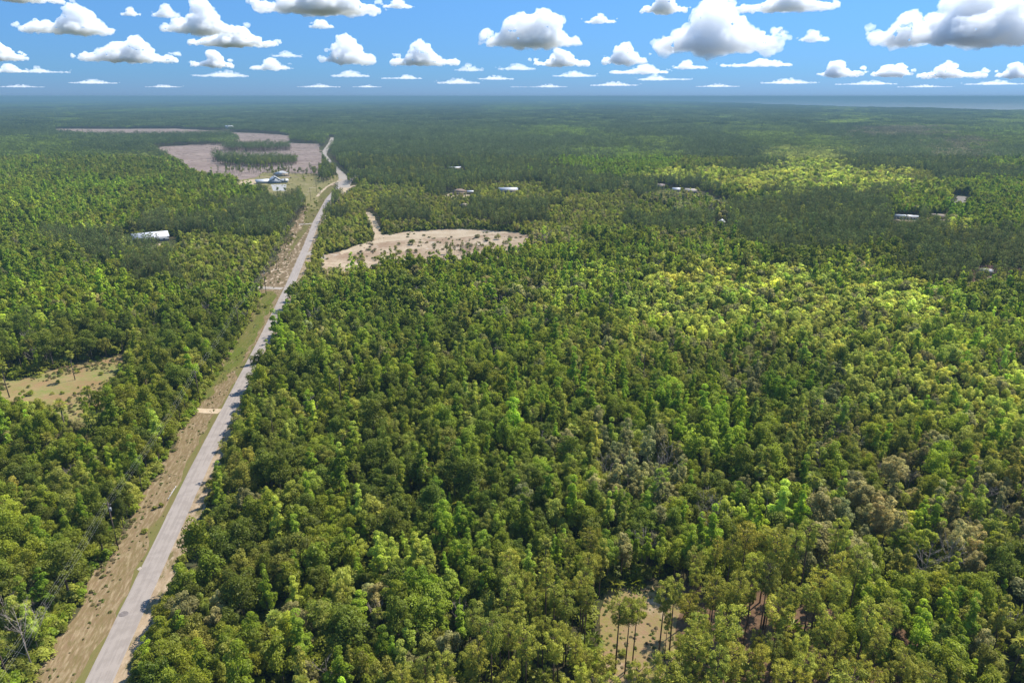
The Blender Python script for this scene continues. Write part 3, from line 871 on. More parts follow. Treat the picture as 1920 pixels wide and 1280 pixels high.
# stragglers standing in the open: (px, py, kind, colour, size)
EXTRA = [(1233, 1244, 'pine', PO, 1.15), (1153, 1262, 'pine', PO, 1.1), (1171, 1264, 'pine', PO, 1.08), (1185, 1249, 'pine', PO, 1.06), (1254, 1233, 'pine', PO, 1.08), (1245, 1240, 'pine', PO, .7),
         (141, 712, 'palm', KH, 1.15), (176, 786, 'palm', KH, 1.1), (18, 745, 'palm', KH, 1.2),
         (815, 490, 'pine', PN, .8), (838, 490, 'pine', PN, .8), (853, 489, 'pine', PN, .6), (876, 491, 'bare', GR, 1.3), (868, 488, 'bare', GR, .9), (897, 475, 'bare', GR, .7), (955, 455, 'bare', GR, .6),
         (606, 490, 'oak', MD, .4), (601, 488, 'oak', OL, .5), (611, 478, 'pine', OL, .35)]
rr = np.random.default_rng(99)
def scatter(P, n, kinds, cols, s0, s1_):
    bx0, by0 = P.min(0); bx1, by1 = P.max(0); out = []
    while len(out) < n:
        x = rr.uniform(bx0, bx1); y = rr.uniform(by0, by1)
        if inside(P, np.array([x]), np.array([y]))[0]:
            i = rr.integers(len(kinds)); out.append((x, y, kinds[i], cols[i], rr.uniform(s0, s1_)))
    return out
ex = [(*G(a, b), k, c, s) for a, b, k, c, s in EXTRA]
ex += scatter(polyG([(640, 488), (700, 482), (800, 474), (950, 458), (990, 450), (940, 474), (800, 488), (690, 498)]), 26, ['oak', 'puff', 'gum'], [OL, SC, MD], .3, .6)
ex += scatter(YARD, 22, ['oak', 'oak', 'gum'], [MD, DK, MD], .35, .7)
ex += scatter(SCRUBYARD, 26, ['oak', 'puff', 'oak'], [KH, SC, DK], .45, .8)
ex += scatter(polyG([(398, 330), (430, 322), (600, 322), (604, 332), (470, 330)]), 110, ['gum', 'bare', 'pine', 'puff'], [MD, GR, PN, SC], .6, .95)
ex += scatter(polyG([(598, 330), (606, 318), (622, 316), (630, 334), (612, 344)]), 40, ['gum', 'oak'], [DK, MD], .6, .9)
x1 = np.concatenate([x1, [e[0] for e in ex]]); y1 = np.concatenate([y1, [e[1] for e in ex]])
k1 = np.concatenate([k1, np.array([e[2] for e in ex], object)]); t1 = np.vstack([t1, [e[3] for e in ex]]); s1 = np.concatenate([s1, [e[4] for e in ex]])
z1 = np.concatenate([z1, ['X'] * len(ex)])
rot1 = rng.uniform(0, TAU, len(x1))
sz1 = np.column_stack([s1 * rng.uniform(.74, 1.12, len(x1)), s1 * rng.uniform(.78, 1.12, len(x1)), s1 * rng.uniform(1.0, 1.22, len(x1))])

# shrubs and palmettos on open ground and along the verge
def off_line(y, off):
    xs = np.interp(y, ROAD[:, 1], ROAD[:, 0]); return xs - off
bush_l = []
for yy in np.arange(90, 395, 2.1):
    if rr.random() < .85: bush_l.append((off_line(yy, 13.2 + rr.uniform(-.8, 2.5)), yy, 'bush', (MD, OL, BR, KH)[rr.integers(4)], rr.uniform(.7, 1.6)))
    if rr.random() < .7: bush_l.append((off_line(yy, 15.6 + rr.uniform(-.8, 1.5)), yy, 'bush', (MD, OL, BR, KH)[rr.integers(4)], rr.uniform(1.1, 1.9)))
    if rr.random() < .6: bush_l.append((off_line(yy, -7.2 - rr.uniform(0, 1.5)), yy, 'bush', (MD, OL, DK)[rr.integers(3)], rr.uniform(.7, 1.5)))
    if rr.random() < .40: bush_l.append((off_line(yy, 14.5 + rr.uniform(-.8, 3)), yy, 'palmetto', KH, rr.uniform(.8, 1.35)))
for px, py, s in ((272, 848 + 150, .6), (499, 577, .9), (486, 588, 1.0), (493, 575, .5), (118, 1185, .7), (145, 1125, .6), (302, 950, .7), (290, 955, .7), (62, 1240, .9), (305, 1000, .01)):
    bush_l.append((*G(px, py), 'bush', OL, s))
bush_l += [(x, y, k, c, s) for x, y, k, c, s in scatter(BROWN, 46, ['bush', 'palmetto', 'bush'], [MD, KH, OL], .4, .9)]
bush_l += [(*G(px, py), 'bush', c, s) for px, py, c, s in ((772, 459, KH, 2.3), (748, 459, SC, 1.1), (788, 456, SC, 1.0), (895, 446, SC, 1.9), (913, 452, SC, 2.1), (933, 449, SC, 1.9), (955, 447, SC, 1.6), (826, 456, SC, .9), (905, 462, KH, 1.3), (744, 478, SC, 1.2), (680, 478, KH, 1.2), (716, 478, SC, 1.0), (950, 457, SC, 1.3), (925, 462, KH, 1.2))]
bush_l += scatter(polyG([(640, 485), (700, 478), (800, 466), (950, 452), (985, 450), (940, 470), (800, 484), (690, 494)]), 34, ['bush', 'bush', 'bush'], [SC, OL, KH], .5, 1.7)
bush_l += scatter(CLR, 5, ['bush', 'bush'], [OL, MD], .3, .6)
bush_l += scatter(polyG([(560, 400), (600, 366), (606, 372), (575, 415)]), 12, ['bush', 'bush'], [MD, KH], .6, 1.3)
bush_l += scatter(polyG([(483, 545), (490, 515), (540, 450), (560, 420), (566, 425), (545, 460), (500, 520)]), 26, ['bush', 'bush'], [SC, KH], .5, 1.3)
bl = bush_l
bx = np.array([b[0] for b in bl]); by = np.array([b[1] for b in bl])
# undergrowth below the canopy
xu, yu = hexgrid(76, 620, 4.3)
ku = ~clear_mask(xu, yu, 2.0) & ~(inside(PINEF, xu, yu) & (rng.random(len(xu)) < .85)) & ~(inside(PINEF2, xu, yu))
xu, yu = xu[ku], yu[ku]
pal_u = rng.random(len(xu)) < .22

GROUPS = {'broadleaf_tree': ('oak', 'gum', 'puff'), 'pine_tree': ('pine',), 'palm_tree': ('palm',), 'bare_tree': ('bare',)}
CAT = {'broadleaf_tree': 'broadleaf tree', 'pine_tree': 'pine tree', 'palm_tree': 'palm tree', 'bare_tree': 'bare tree', 'shrub': 'shrub', 'palmetto': 'palmetto'}
GRP = {'broadleaf_tree': 'broadleaf trees of the near forest', 'pine_tree': 'pine trees nearest the camera', 'palm_tree': 'palm trees standing in the forest',
       'bare_tree': 'leafless grey trees in the forest', 'shrub': 'shrubs on the verges and clearings', 'palmetto': 'palmettos along the forest edge'}

me_cache = {}
def part_meshes(kind, v):
    key = (kind, v)
    if key not in me_cache:
        c, t = NEAR[kind][v]
        lm, bm = MATS[kind]
        me_cache[key] = (c.mesh('crown', lm) if c is not None and c.V else None, t.mesh('trunk', bm, True) if t.V else None)
    return me_cache[key]

def shade_word(t):
    l = float(np.dot(t, (.3, .6, .1))); r_, g_ = t[0], t[1]
    if r_ > g_ * .97: return 'greyish olive' if l > .09 else 'brownish olive'
    if l > .125: return 'pale lime green'
    if g_ > r_ * 1.6: return 'bright green' if l > .075 else ('fresh green' if l > .05 else 'deep green')
    if l > .085: return 'yellowish green'
    return 'dark green' if l < .045 else 'mid green'

ONES = 'zero one two three four five six seven eight nine ten eleven twelve thirteen fourteen fifteen sixteen seventeen eighteen nineteen'.split()
TENS = 'x x twenty thirty forty fifty sixty seventy eighty ninety hundred'.split()
def num_word(v):
    v = int(min(max(v, 0), 100))
    return ONES[v] if v < 20 else TENS[v // 10] + ('-' + ONES[v % 10] if v % 10 else '')
used_labels = set()
def unique_label(head, px, py):
    for d in (0, 1):
        w_ = [num_word(v) + (' point ' + ONES[int(v * 10) % 10] if d else '') for v in (px / 19.2, py / 12.8)]
        l = '%s, %s percent across and %s down' % (head, *w_)
        if l not in used_labels:
            used_labels.add(l); return l
    return None

def single(name, kind, v, x, y, rot, scl, tint, label, group):
    """one plant as its own object with crown and trunk as parts"""
    cm, tm = part_meshes(kind, v)
    if cm is None:
        o = link(name, tm, None, (x, y, 0), rot); o.scale = scl
        return props(o, label, CAT[name], group, tint=tint)
    root = link(name, None, None, (x, y, 0), rot); root.scale = scl
    root.empty_display_size = 0.5
    props(root, label, CAT[name], group, tint=tint)
    pc = link('crown' if kind not in ('palm', 'palmetto') else 'fronds', cm, root); props(pc, tint=tint)
    if tm is not None:
        pt = link('trunk' if kind not in ('bush',) else 'stems', tm, root); props(pt, tint=tint)
    return root

HT = {'oak': 8.5, 'gum': 9.5, 'puff': 6.8, 'pine': 12, 'palm': 9, 'bare': 6}
HEAD = {'oak': 'round broadleaf tree', 'gum': 'narrow broadleaf tree', 'puff': 'puffy tree', 'pine': 'pine', 'palm': 'fan palm', 'bare': 'leafless grey tree'}
form1 = np.zeros(len(x1), int)
nv = {k: len(v) for k, v in NEAR.items()}; nf_ = {k: len(v) for k, v in FAR.items()}
rv = rng.random(len(x1))
is_single = np.zeros(len(x1), bool)
for gname, kinds in GROUPS.items():
    m = np.isin(k1, kinds)
    hz = np.array([HT.get(k, 8) for k in k1]) * s1
    px, py = proj(x1, y1, hz)
    vis = m & (px > -15) & (px < 1935) & (py < 1300) & (py > 200)
    near = np.where(vis, np.hypot(x1, y1), 1e9)
    limit = 300 if gname != 'palm_tree' else 120
    if gname == 'bare_tree': limit = 150
    sel = np.argsort(near)[:limit]
    sel = sel[near[sel] < 1e8]
    is_single[sel] = True
    for i in sel:
        k = k1[i]; v = int(rv[i] * nv[k])
        if k in ('bare',): head = HEAD[k]
        else: head = shade_word(t1[i]) + ' ' + HEAD[k]
        lab = unique_label(head, px[i], py[i])
        if lab is None:
            is_single[i] = False; continue
        single(gname, k, v, float(x1[i]), float(y1[i]), float(rot1[i]), tuple(sz1[i]), t1[i], lab, GRP[gname])

bush_l = sorted([b for b in bush_l if b[4] > .05], key=lambda b: b[1] / b[4])
shr = [b for b in bush_l if b[2] == 'bush']; extra_bush = shr[285:]
bush_l = shr[:285] + [b for b in bush_l if b[2] != 'bush']
for (bx_, by_, k, c, s) in bush_l:
    px, py = proj(bx_, by_, s)
    nm = 'shrub' if k == 'bush' else 'palmetto'
    tint = np.array(c) * math.exp(rr.normal() * .2)
    v = int(rr.integers(nv[k]))
    q = proj(np.array([bx_]), np.array([by_]), 1)
    if not (-30 < px < 1950 and py < 1310): continue
    head = (shade_word(tint) + ' shrub') if k == 'bush' else 'spiky palmetto'
    lab = unique_label(head, px, py)
    if lab is None: continue
    single(nm, k, v, float(bx_), float(by_), float(rr.uniform(0, 6.28)), (s, s, s * float(rr.uniform(.85, 1.15))), tint, lab, GRP[nm])

# far stands: 14 m and 60 m pieces of wood
STB = [stand(201 + i, 'b', 15, 9, 30, .62) for i in range(5)]
STP = [stand(211 + i, 'pine', 15, 12, 20, .5, 12.5) for i in range(4)]
BTB = [stand(221 + i, 'b', 62, 144, 9, 1.4) for i in range(3)]
BTP = [stand(231 + i, 'pine', 62, 182, 7, 1.2, 12.5) for i in range(3)]

x2, y2 = hexgrid(LOD2 + 4, LOD3, 13.5)
k2 = ~clear_mask(x2, y2, 2.0); x2, y2 = x2[k2], y2[k2]
x3, y3 = hexgrid(LOD3, LOD4, 56)
x4, y4 = hexgrid(LOD4, 42000, 240, half=lambda y: .78 * y)
def on_sea(x, y): return inside(sea, x, y)
c3 = ~on_sea(x3, y3); x3, y3 = x3[c3], y3[c3]
c4_ = ~on_sea(x4, y4); x4, y4 = x4[c4_], y4[c4_]

def mix_tint(x, y):
    z = zone_at(x, y, 10, 1.3)
    st = vnoise(x, y * .45, 130, 41) * .6 + rng.random(len(x)) * .4
    z = np.where(st < .27, 'P', np.where((st > .70) & (z == 'P'), 'G', np.where((st > .66) & np.isin(z, ('L', 'Y', 'B')), 'G', z)))
    T = np.zeros((len(x), 3)); pine_ = np.isin(z, ('P',))
    mean = {'P': (.068, .090, .030), 'O': PO, 'K': (.155, .16, .034), 'D': (.074, .100, .020), 'G': (.102, .138, .025), 'B': (.115, .165, .026), 'L': (.165, .20, .034), 'Y': (.20, .225, .05), 'S': (.125, .118, .06), 'M': (.115, .135, .032)}
    for c, v in mean.items(): T[z == c] = v
    n = len(x)
    v = np.exp(rng.normal(size=n) * .24 + (vnoise(x, y, 90, 31) - .5) * .4 + (vnoise(x, y * .35, 420, 32) - .5) * .5)
    return pine_, T * v[:, None]
def big_mix(x, y):
    P_, T = mix_tint(x, y)
    u = rng.random(len(x)) < .25
    far_g = (vnoise(x, y * .25, 900, 35) > .70)
    T = np.where((P_ & far_g)[:, None], T * np.array([1.3, 1.4, .95]), T)
    return P_ & ~u, T
pp2, tt2 = mix_tint(x2, y2); pp3, tt3 = big_mix(x3, y3); pp4, tt4 = big_mix(x4, y4)

def gather(kinds, stands, bigs, sel2, sel3, sel4, under=None):
    meshes = []; base = {}
    for tab, tag in ((NEAR, 'n'), (FAR, 'f')):
        for k in kinds:
            base[(tag, k)] = len(meshes)
            for p in tab[k]: meshes.append(joined('tree_form', p, MATS[k]))
    m = np.isin(k1, kinds) & ~is_single
    X = [x1[m]]; Y = [y1[m]]; S = [sz1[m]]; T = [t1[m]]; RZ = [rot1[m]]
    f = np.zeros(m.sum(), int)
    for q, i in enumerate(np.where(m)[0]):
        k = k1[i]
        f[q] = base[('n', k)] + int(rv[i] * nv[k]) if y1[i] < LOD1 else base[('f', k)] + int(rv[i] * nf_[k])
    Fm = [f]
    def more(x, y, t, s, b, cnt):
        n = len(x); X.append(x); Y.append(y); T.append(t); S.append(s)
        RZ.append(rng.integers(0, 4, n) * math.pi / 2 + rng.normal(size=n) * .15); Fm.append(b + rng.integers(0, cnt, n))
    if stands:
        lm = MATS[kinds[0]]
        b2 = len(meshes); meshes += [joined('tree_form', p, lm) for p in stands]
        b3 = len(meshes); meshes += [joined('tree_form', p, lm) for p in bigs]
        n = sel2.sum(); h = rng.uniform(.85, 1.12, n); more(x2[sel2], y2[sel2], tt2[sel2], np.column_stack([np.ones(n), np.ones(n), h]), b2, len(stands))
        n = sel3.sum(); h = rng.uniform(.9, 1.15, n); more(x3[sel3], y3[sel3], tt3[sel3], np.column_stack([np.ones(n), np.ones(n), h]), b3, len(bigs))
        n = sel4.sum(); h = rng.uniform(.9, 1.3, n); more(x4[sel4], y4[sel4], tt4[sel4], np.column_stack([np.ones(n) * 4.3, np.ones(n) * 4.3, h]), b3, len(bigs))
    return meshes, *[np.concatenate(a) for a in (X, Y, Fm, RZ)], np.vstack(S), np.vstack(T)

me, X, Y, Fm, RZ, S, T = gather(('oak', 'gum', 'puff'), STB, BTB, ~pp2, ~pp3, ~pp4)
wood('broadleaf_forest', 'mixed green broadleaf forest covering the plain to the horizon', 'forest', X, Y, Fm, RZ, S, T, form_collection('broadleaf_forms', me))
me, X, Y, Fm, RZ, S, T = gather(('pine',), STP, BTP, pp2, pp3, pp4)
wood('pine_forest', 'dark pine plantations filling the middle and far distance', 'forest', X, Y, Fm, RZ, S, T, form_collection('pine_forms', me))
for kd, nm, lb in (('palm', 'palm_grove', 'fan palms scattered through the farther forest'), ('bare', 'bare_thicket', 'leafless grey trees scattered through the farther forest')):
    if (np.isin(k1, (kd,)) & ~is_single).sum():
        me, X, Y, Fm, RZ, S, T = gather((kd,), None, None, None, None, None)
        wood(nm, lb, 'trees', X, Y, Fm, RZ, S, T, form_collection(kd + '_forms', me))
um = [joined('tree_form', p, MATS['bush']) for p in NEAR['bush'] + FAR['bush']] + [joined('tree_form', p, MATS['palmetto']) for p in NEAR['palmetto'] + FAR['palmetto']]
nb, fb, npn = 3, 2, 2
fu = np.where(yu < 300, rng.integers(0, 3, len(xu)), 3 + rng.integers(0, 2, len(xu)))
fu = np.where(pal_u, np.where(yu < 300, 5 + rng.integers(0, 2, len(xu)), 7), fu)
cu = np.array([MD, OL, DK, KH])[rng.integers(0, 4, len(xu))] * np.exp(rng.normal(size=len(xu)) * .2)[:, None]
su = rng.uniform(1.0, 2.2, len(xu))
if extra_bush:
    E = np.array([(b[0], b[1], b[4]) for b in extra_bush]); n_ = len(E)
    xu = np.concatenate([xu, E[:, 0]]); yu = np.concatenate([yu, E[:, 1]]); su = np.concatenate([su, E[:, 2]])
    fu = np.concatenate([fu, rng.integers(0, 3, n_)]); cu = np.vstack([cu, [b[3] for b in extra_bush]])
wood('undergrowth', 'shrubs and palmettos under the forest canopy', 'undergrowth', xu, yu, fu, rng.uniform(0, TAU, len(xu)), np.column_stack([su, su, su * rng.uniform(.8, 1.2, len(xu))]), cu, form_collection('undergrowth_forms', um))
def weeds():
    X_ = []; Y_ = []; S_ = []
    for yy in np.arange(80, 400, .5):
        for _ in range(2):
            o_ = 3.2 + 10.5 * rr.random() ** .6
            if vnoise(np.array([yy * 1.0]), np.array([o_ * 3.0]), 6, 44)[0] < .55: continue
            X_.append(off_line(yy, o_)); Y_.append(yy + rr.uniform(-.3, .3)); S_.append(rr.uniform(.08, .26) * (1 + (o_ > 11)))
    for P, n_, a_, b_ in ((BROWN, 900, .12, .5), (SANDY, 170, .2, .9), (CLR, 200, .1, .3), (YARD, 150, .2, .7), (polyG([(483, 545), (490, 515), (540, 450), (575, 410), (600, 372), (612, 372), (560, 450), (520, 545)]), 500, .15, .5)):
        bx0, by0 = P.min(0); bx1, by1 = P.max(0)
        x_ = rr.uniform(bx0, bx1, n_ * 3); y_ = rr.uniform(by0, by1, n_ * 3)
        ok = inside(P, x_, y_) & (vnoise(x_, y_, 14, 45) > .46)
        X_ += list(x_[ok][:n_]); Y_ += list(y_[ok][:n_]); S_ += list(rr.uniform(a_, b_, ok.sum())[:n_])
    X_, Y_, S_ = map(np.array, (X_, Y_, S_)); k_ = abs(side_line(ROAD, X_, Y_)) > 3.3
    X_, Y_, S_ = X_[k_], Y_[k_], S_[k_]; n_ = len(X_)
    T_ = np.array([(.13, .135, .04), (.17, .15, .06), (.11, .14, .03), (.16, .13, .07)])[rr.integers(0, 4, n_)]
    wood('weeds', 'low weeds and grass tufts on the verges and clearings', 'weeds', X_, Y_, rr.integers(0, 5, n_), rr.uniform(0, TAU, n_), np.column_stack([S_ * 1.2, S_ * 1.2, S_ * .8]), T_, form_collection('weed_forms', um[:5]))
weeds()
print('trees', len(x1), 'stands', len(x2), len(x3), len(x4), 'singles', is_single.sum(), 'under', len(xu), 'bush', len(bush_l))

# felling litter on the cleared land: rows of pale and dark slash
def slash():
    r = np.random.default_rng(5); mb = MB()
    for P in (CUTA, CUTB, CUTC):
        bx0, by0 = P.min(0); bx1, by1 = P.max(0)
        n = 2600 if P is CUTA else 700
        x = r.uniform(bx0, bx1, n); y = r.uniform(by0, by1, n)
        row = np.sin(y / 9.0 + vnoise(x, y, 150, 2) * 8) > .2
        ok = inside(P, x, y) & row & ~inside(ISL[0], x, y) & ~inside(ISL[1], x, y)
        for a, b in zip(x[ok], y[ok]):
            w = r.uniform(2, 9); h = r.uniform(.3, 1.3)
            V = [(a - w, b - 1.2, 0), (a + w, b - 1.2, 0), (a + w * .8, b + 1.2, 0), (a - w * .8, b + 1.2, 0), (a - w * .5, b, h), (a + w * .5, b, h * .8)]
            mb.add(V, Q=[[0, 1, 5, 4], [2, 3, 4, 5]], T=[[1, 2, 5], [3, 0, 4]])
    return mb
props(link('felling_slash', slash().mesh('felling_slash', simple('slash', (0.13, 0.10, 0.08), 1, noise=.6, nscale=.05))), 'rows of grey brown felling slash on the cleared land', 'slash', kind='stuff')

# ------------------------------------------------------------------ buildings
M_roofw = simple('white_metal_roof', (0.40, 0.41, 0.435), 0.5, 0.0, noise=.06, nscale=.5)
M_roofg = simple('grey_metal_roof', (0.34, 0.35, 0.37), 0.5, 0.0, noise=.08, nscale=.5)
M_roofb = simple('brown_shingles', (0.17, 0.12, 0.09), 0.9, noise=.2, nscale=.8)
M_wallg = simple('grey_siding', (0.20, 0.22, 0.25), 0.8, noise=.08, nscale=1)
M_wallt = simple('tan_siding', (0.32, 0.26, 0.19), 0.8, noise=.08, nscale=1)
M_wallw = simple('white_siding', (0.42, 0.41, 0.39), 0.8, noise=.06, nscale=1)
M_glass = simple('window_glass', (0.03, 0.04, 0.05), 0.1, 0, spec=.6)
M_trim = simple('white_trim', (0.45, 0.45, 0.44), 0.6)
M_door = simple('door_paint', (0.16, 0.12, 0.10), 0.6)

def gable_mb(w, d, z0, rise, over=.6, th=.18, axis='x'):
    """gable roof slabs over a w x d plan, ridge along x or y"""
    mb = MB()
    W, D = (w, d) if axis == 'x' else (d, w)
    a, b = W / 2 + over, D / 2 + over
    zr = z0 + rise; ze = z0 - over * rise / (D / 2)
    for s in (-1, 1):
        P = np.array([(-a, s * b, ze), (a, s * b, ze), (a, 0, zr), (-a, 0, zr)], float)
        V = np.vstack([P, P + [0, 0, th]])
        if axis == 'y': V = V[:, [1, 0, 2]] * [-1, 1, 1]
        mb.add(V, Q=[[0, 3, 2, 1], [4, 5, 6, 7], [0, 1, 5, 4], [1, 2, 6, 5], [3, 0, 4, 7]])
    return mb

def hip_mb(w, d, z0, rise, over=.7):
    a, b = w / 2 + over, d / 2 + over; r_ = max(.5, a - b)
    V = [(-a, -b, z0), (a, -b, z0), (a, b, z0), (-a, b, z0), (-r_, 0, z0 + rise), (r_, 0, z0 + rise)]
    return MB().add(V, Q=[[0, 1, 5, 4], [2, 3, 4, 5], [3, 2, 1, 0]], T=[[1, 2, 5], [3, 0, 4]])

def wall_mb(w, d, h, rise=0, axis='x'):
    mb = MB().box(-w / 2, w / 2, -d / 2, d / 2, 0, h)
    if rise:
        for s in (-1, 1):
            if axis == 'x': V = [(s * w / 2, -d / 2, h), (s * w / 2, d / 2, h), (s * w / 2, 0, h + rise), (s * (w / 2 - .2), -d / 2, h), (s * (w / 2 - .2), d / 2, h), (s * (w / 2 - .2), 0, h + rise)]
            else: V = [(-w / 2, s * d / 2, h), (w / 2, s * d / 2, h), (0, s * d / 2, h + rise), (-w / 2, s * (d / 2 - .2), h), (w / 2, s * (d / 2 - .2), h), (0, s * (d / 2 - .2), h + rise)]
            mb.add(V, T=[[0, 1, 2], [3, 5, 4]], Q=[[0, 2, 5, 3], [1, 4, 5, 2]])
    return mb

def house(name, label, cat, pos, rotz, w, d, h, rise, roofm, wallm, axis='x', hip=False, nwin=4, doors=1, group=None, bigdoor=False):
    root = link(name, None, None, (pos[0], pos[1], 0), rotz); props(root, label, cat, group)
    link('wall', wall_mb(w, d, h, 0 if hip else rise * .98, axis).mesh('wall', wallm), root)
    rf = (hip_mb(w, d, h, rise) if hip else gable_mb(w, d, h, rise, axis=axis)).mesh('roof', roofm)
    link('roof', rf, root)
    tot = nwin + doors
    xs = np.linspace(-w / 2, w / 2, tot + 2)[1:-1]
    for i, xx in enumerate(xs):
        if i == tot // 2 and doors:
            dw, dh = (3.6, 3.2) if bigdoor else (1.1, 2.1)
            dh = min(dh, h - .4)
            dr = link('door', MB().box(xx - dw / 2, xx + dw / 2, -d / 2 - .06, -d / 2, .02, dh).mesh('door', M_door), root)
            link('handle', MB().box(xx + dw * .32, xx + dw * .38, -d / 2 - .12, -d / 2 - .06, 1.0, 1.15).mesh('handle', M_trim), dr)
        else:
            ww, z0 = .7, min(.95, h * .4)
            wn = link('window', MB().box(xx - ww, xx + ww, -d / 2 - .05, -d / 2, z0, z0 + min(1.2, h * .42)).mesh('window', M_glass), root)
            z1_ = z0 + min(1.2, h * .42)
            f = MB()
            for q in ((xx - ww - .1, xx - ww, z0 - .1, z1_ + .1), (xx + ww, xx + ww + .1, z0 - .1, z1_ + .1), (xx - ww, xx + ww, z1_, z1_ + .1), (xx - ww, xx + ww, z0 - .1, z0)):
                f.box(q[0], q[1], -d / 2 - .09, -d / 2, q[2], q[3])
            link('frame', f.mesh('frame', M_trim), wn)
    return root

def facing(p): return -math.atan2(p[0], p[1])
p = BLD['farmhouse'][0]; rz = facing(p) + .1
fh = house('farmhouse', 'grey farmhouse with white metal gable roof beside the far road', 'house', p, rz, 15, 17, 4.0, 5.2, M_roofw, M_wallg, 'y', nwin=4)
link('wing', wall_mb(17, 9, 3.0, 2.2, 'x').mesh('wing', M_wallg), fh, (-15.6, 3, 0))
link('wing_roof', gable_mb(17, 9, 3.05, 2.3, axis='x').mesh('wing_roof', M_roofw), fh, (-16.3, 3, 0))
link('porch', gable_mb(9, 12, 3.0, 1.6, axis='x').mesh('porch', M_roofg), fh, (12.6, 1, 0))
link('porch_wall', wall_mb(8, 10, 2.9, 1.3, 'x').mesh('porch_wall', M_wallg), fh, (12.2, 1, 0))
link('chimney', MB().box(-2.0, -.8, -1, .2, 6, 10.4).mesh('chimney', M_door), fh)
house('outbuilding', 'pale hip-roofed outbuilding behind the grey farmhouse', 'building', BLD['outbuilding'][0], rz + .3, 19, 13, 3.6, 3.6, M_roofg, M_wallt, hip=True, nwin=3)
house('barn', 'long white metal-roofed barn among pines left of the road', 'barn', BLD['barn'][0], facing(BLD['barn'][0]) + .06, 26, 15, 3.8, 3.0, M_roofw, M_wallg, nwin=5, bigdoor=True)
house('long_shed', 'long narrow white-roofed shed beyond the sandy clearing', 'shed', BLD['long'][0], facing(BLD['long'][0]), 23, 9, 4.0, 2.0, M_roofw, M_wallt, nwin=4)
hb = house('bungalow', 'brown hip-roofed bungalow behind the sandy clearing', 'house', BLD['hip'][0], facing(BLD['hip'][0]), 17, 12, 3.0, 3.4, M_roofb, M_wallt, hip=True, nwin=4)
link('carport', gable_mb(9, 7, 3.4, .8, axis='x').mesh('carport', M_roofw), hb, (14, -1, 0))
for sx, sy in ((-3.8, -2.8), (3.8, -2.8), (-3.8, 2.8), (3.8, 2.8)):
    link('post', MB().box(14 + sx - .1, 14 + sx + .1, -1 + sy - .1, -1 + sy + .1, 0, 3.35).mesh('post', M_trim), hb)
house('shed', 'small pale-roofed shed between bungalow and sandy clearing', 'shed', BLD['shed_a'][0], .2, 7, 6, 2.8, 1.6, M_wallt, M_wallt, hip=True, nwin=1)
house('cottage', 'pinkish-roofed cottage in scrub, leftmost of three right-hand cottages', 'house', BLD['house_a'][0], -.4, 11, 8, 2.9, 2.0, simple('pink_roof', (.28, .22, .2), .8), M_wallt, nwin=3, group='cottages in the scrub')
house('cottage', 'small white-roofed cottage, middle of three right-hand cottages', 'house', BLD['house_b'][0], -.3, 9, 7, 2.9, 1.6, M_roofw, M_wallw, nwin=2, group='cottages in the scrub')
house('cottage', 'cream-roofed cottage, rightmost and brightest of three right-hand cottages', 'house', BLD['house_c'][0], -.5, 15, 9, 3.0, 2.3, simple('cream_roof', (.45, .38, .31), .7), M_wallt, nwin=4, group='cottages in the scrub')
house('shed', 'tiny white shed hidden in the dark pines right of centre', 'shed', BLD['shed_b'][0], -.4, 5, 6, 4.2, 1.8, M_roofw, M_wallw, 'y', nwin=1)
house('mobile_home', 'long white mobile home behind dark pines at the right', 'mobile home', BLD['trailer'][0], facing(BLD['trailer'][0]) + .12, 20, 5.5, 3.2, .9, M_roofw, M_wallw, nwin=5)
house('cabin', 'low tan cabin right of the white mobile home', 'cabin', BLD['house_d'][0], facing(BLD['house_d'][0]), 11, 6, 3.0, 1.5, simple('tan_roof', (.30, .24, .18), .8), M_wallt, nwin=2)
house('shed', 'small white shed by the pine stand at the right edge', 'shed', BLD['shed_c'][0], -.55, 6.5, 4, 2.6, 1.0, M_roofw, M_wallg, nwin=1)
house('warehouse', 'distant white-roofed building beyond the cleared land', 'building', BLD['far_a'][0], .1, 26, 20, 8, 3, M_roofw, M_wallw, nwin=2)
house('cabin', 'distant narrow pale-roofed cabin in pines beyond the bungalow', 'cabin', BLD['far_b'][0], .1, 20, 7, 4, 1.2, M_roofg, M_wallt, nwin=3)
sheet('sand_yard', polyG([(255, 464), (265, 458), (305, 457), (306, 465), (285, 470)]), .06, M_sand, 1, 4, 61)
sheet('sand_yard', polyG([(828, 368), (845, 362), (858, 362), (886, 366), (888, 376), (870, 372), (850, 371)]), .06, M_sand, 1, 5, 62)
sheet('sand_yard', polyG([(1244, 368), (1262, 366), (1310, 366), (1312, 372), (1260, 373)]), .09, M_sand, 1, 5, 63)
sheet('sand_yard', polyG([(1665, 408), (1680, 407), (1775, 410), (1790, 414), (1700, 417)]), .06, M_sand, 1, 5, 64)
sheet('sand_yard', polyG([(1838, 522), (1862, 519), (1870, 526), (1845, 529)]), .09, M_sand, 1, 4, 65)

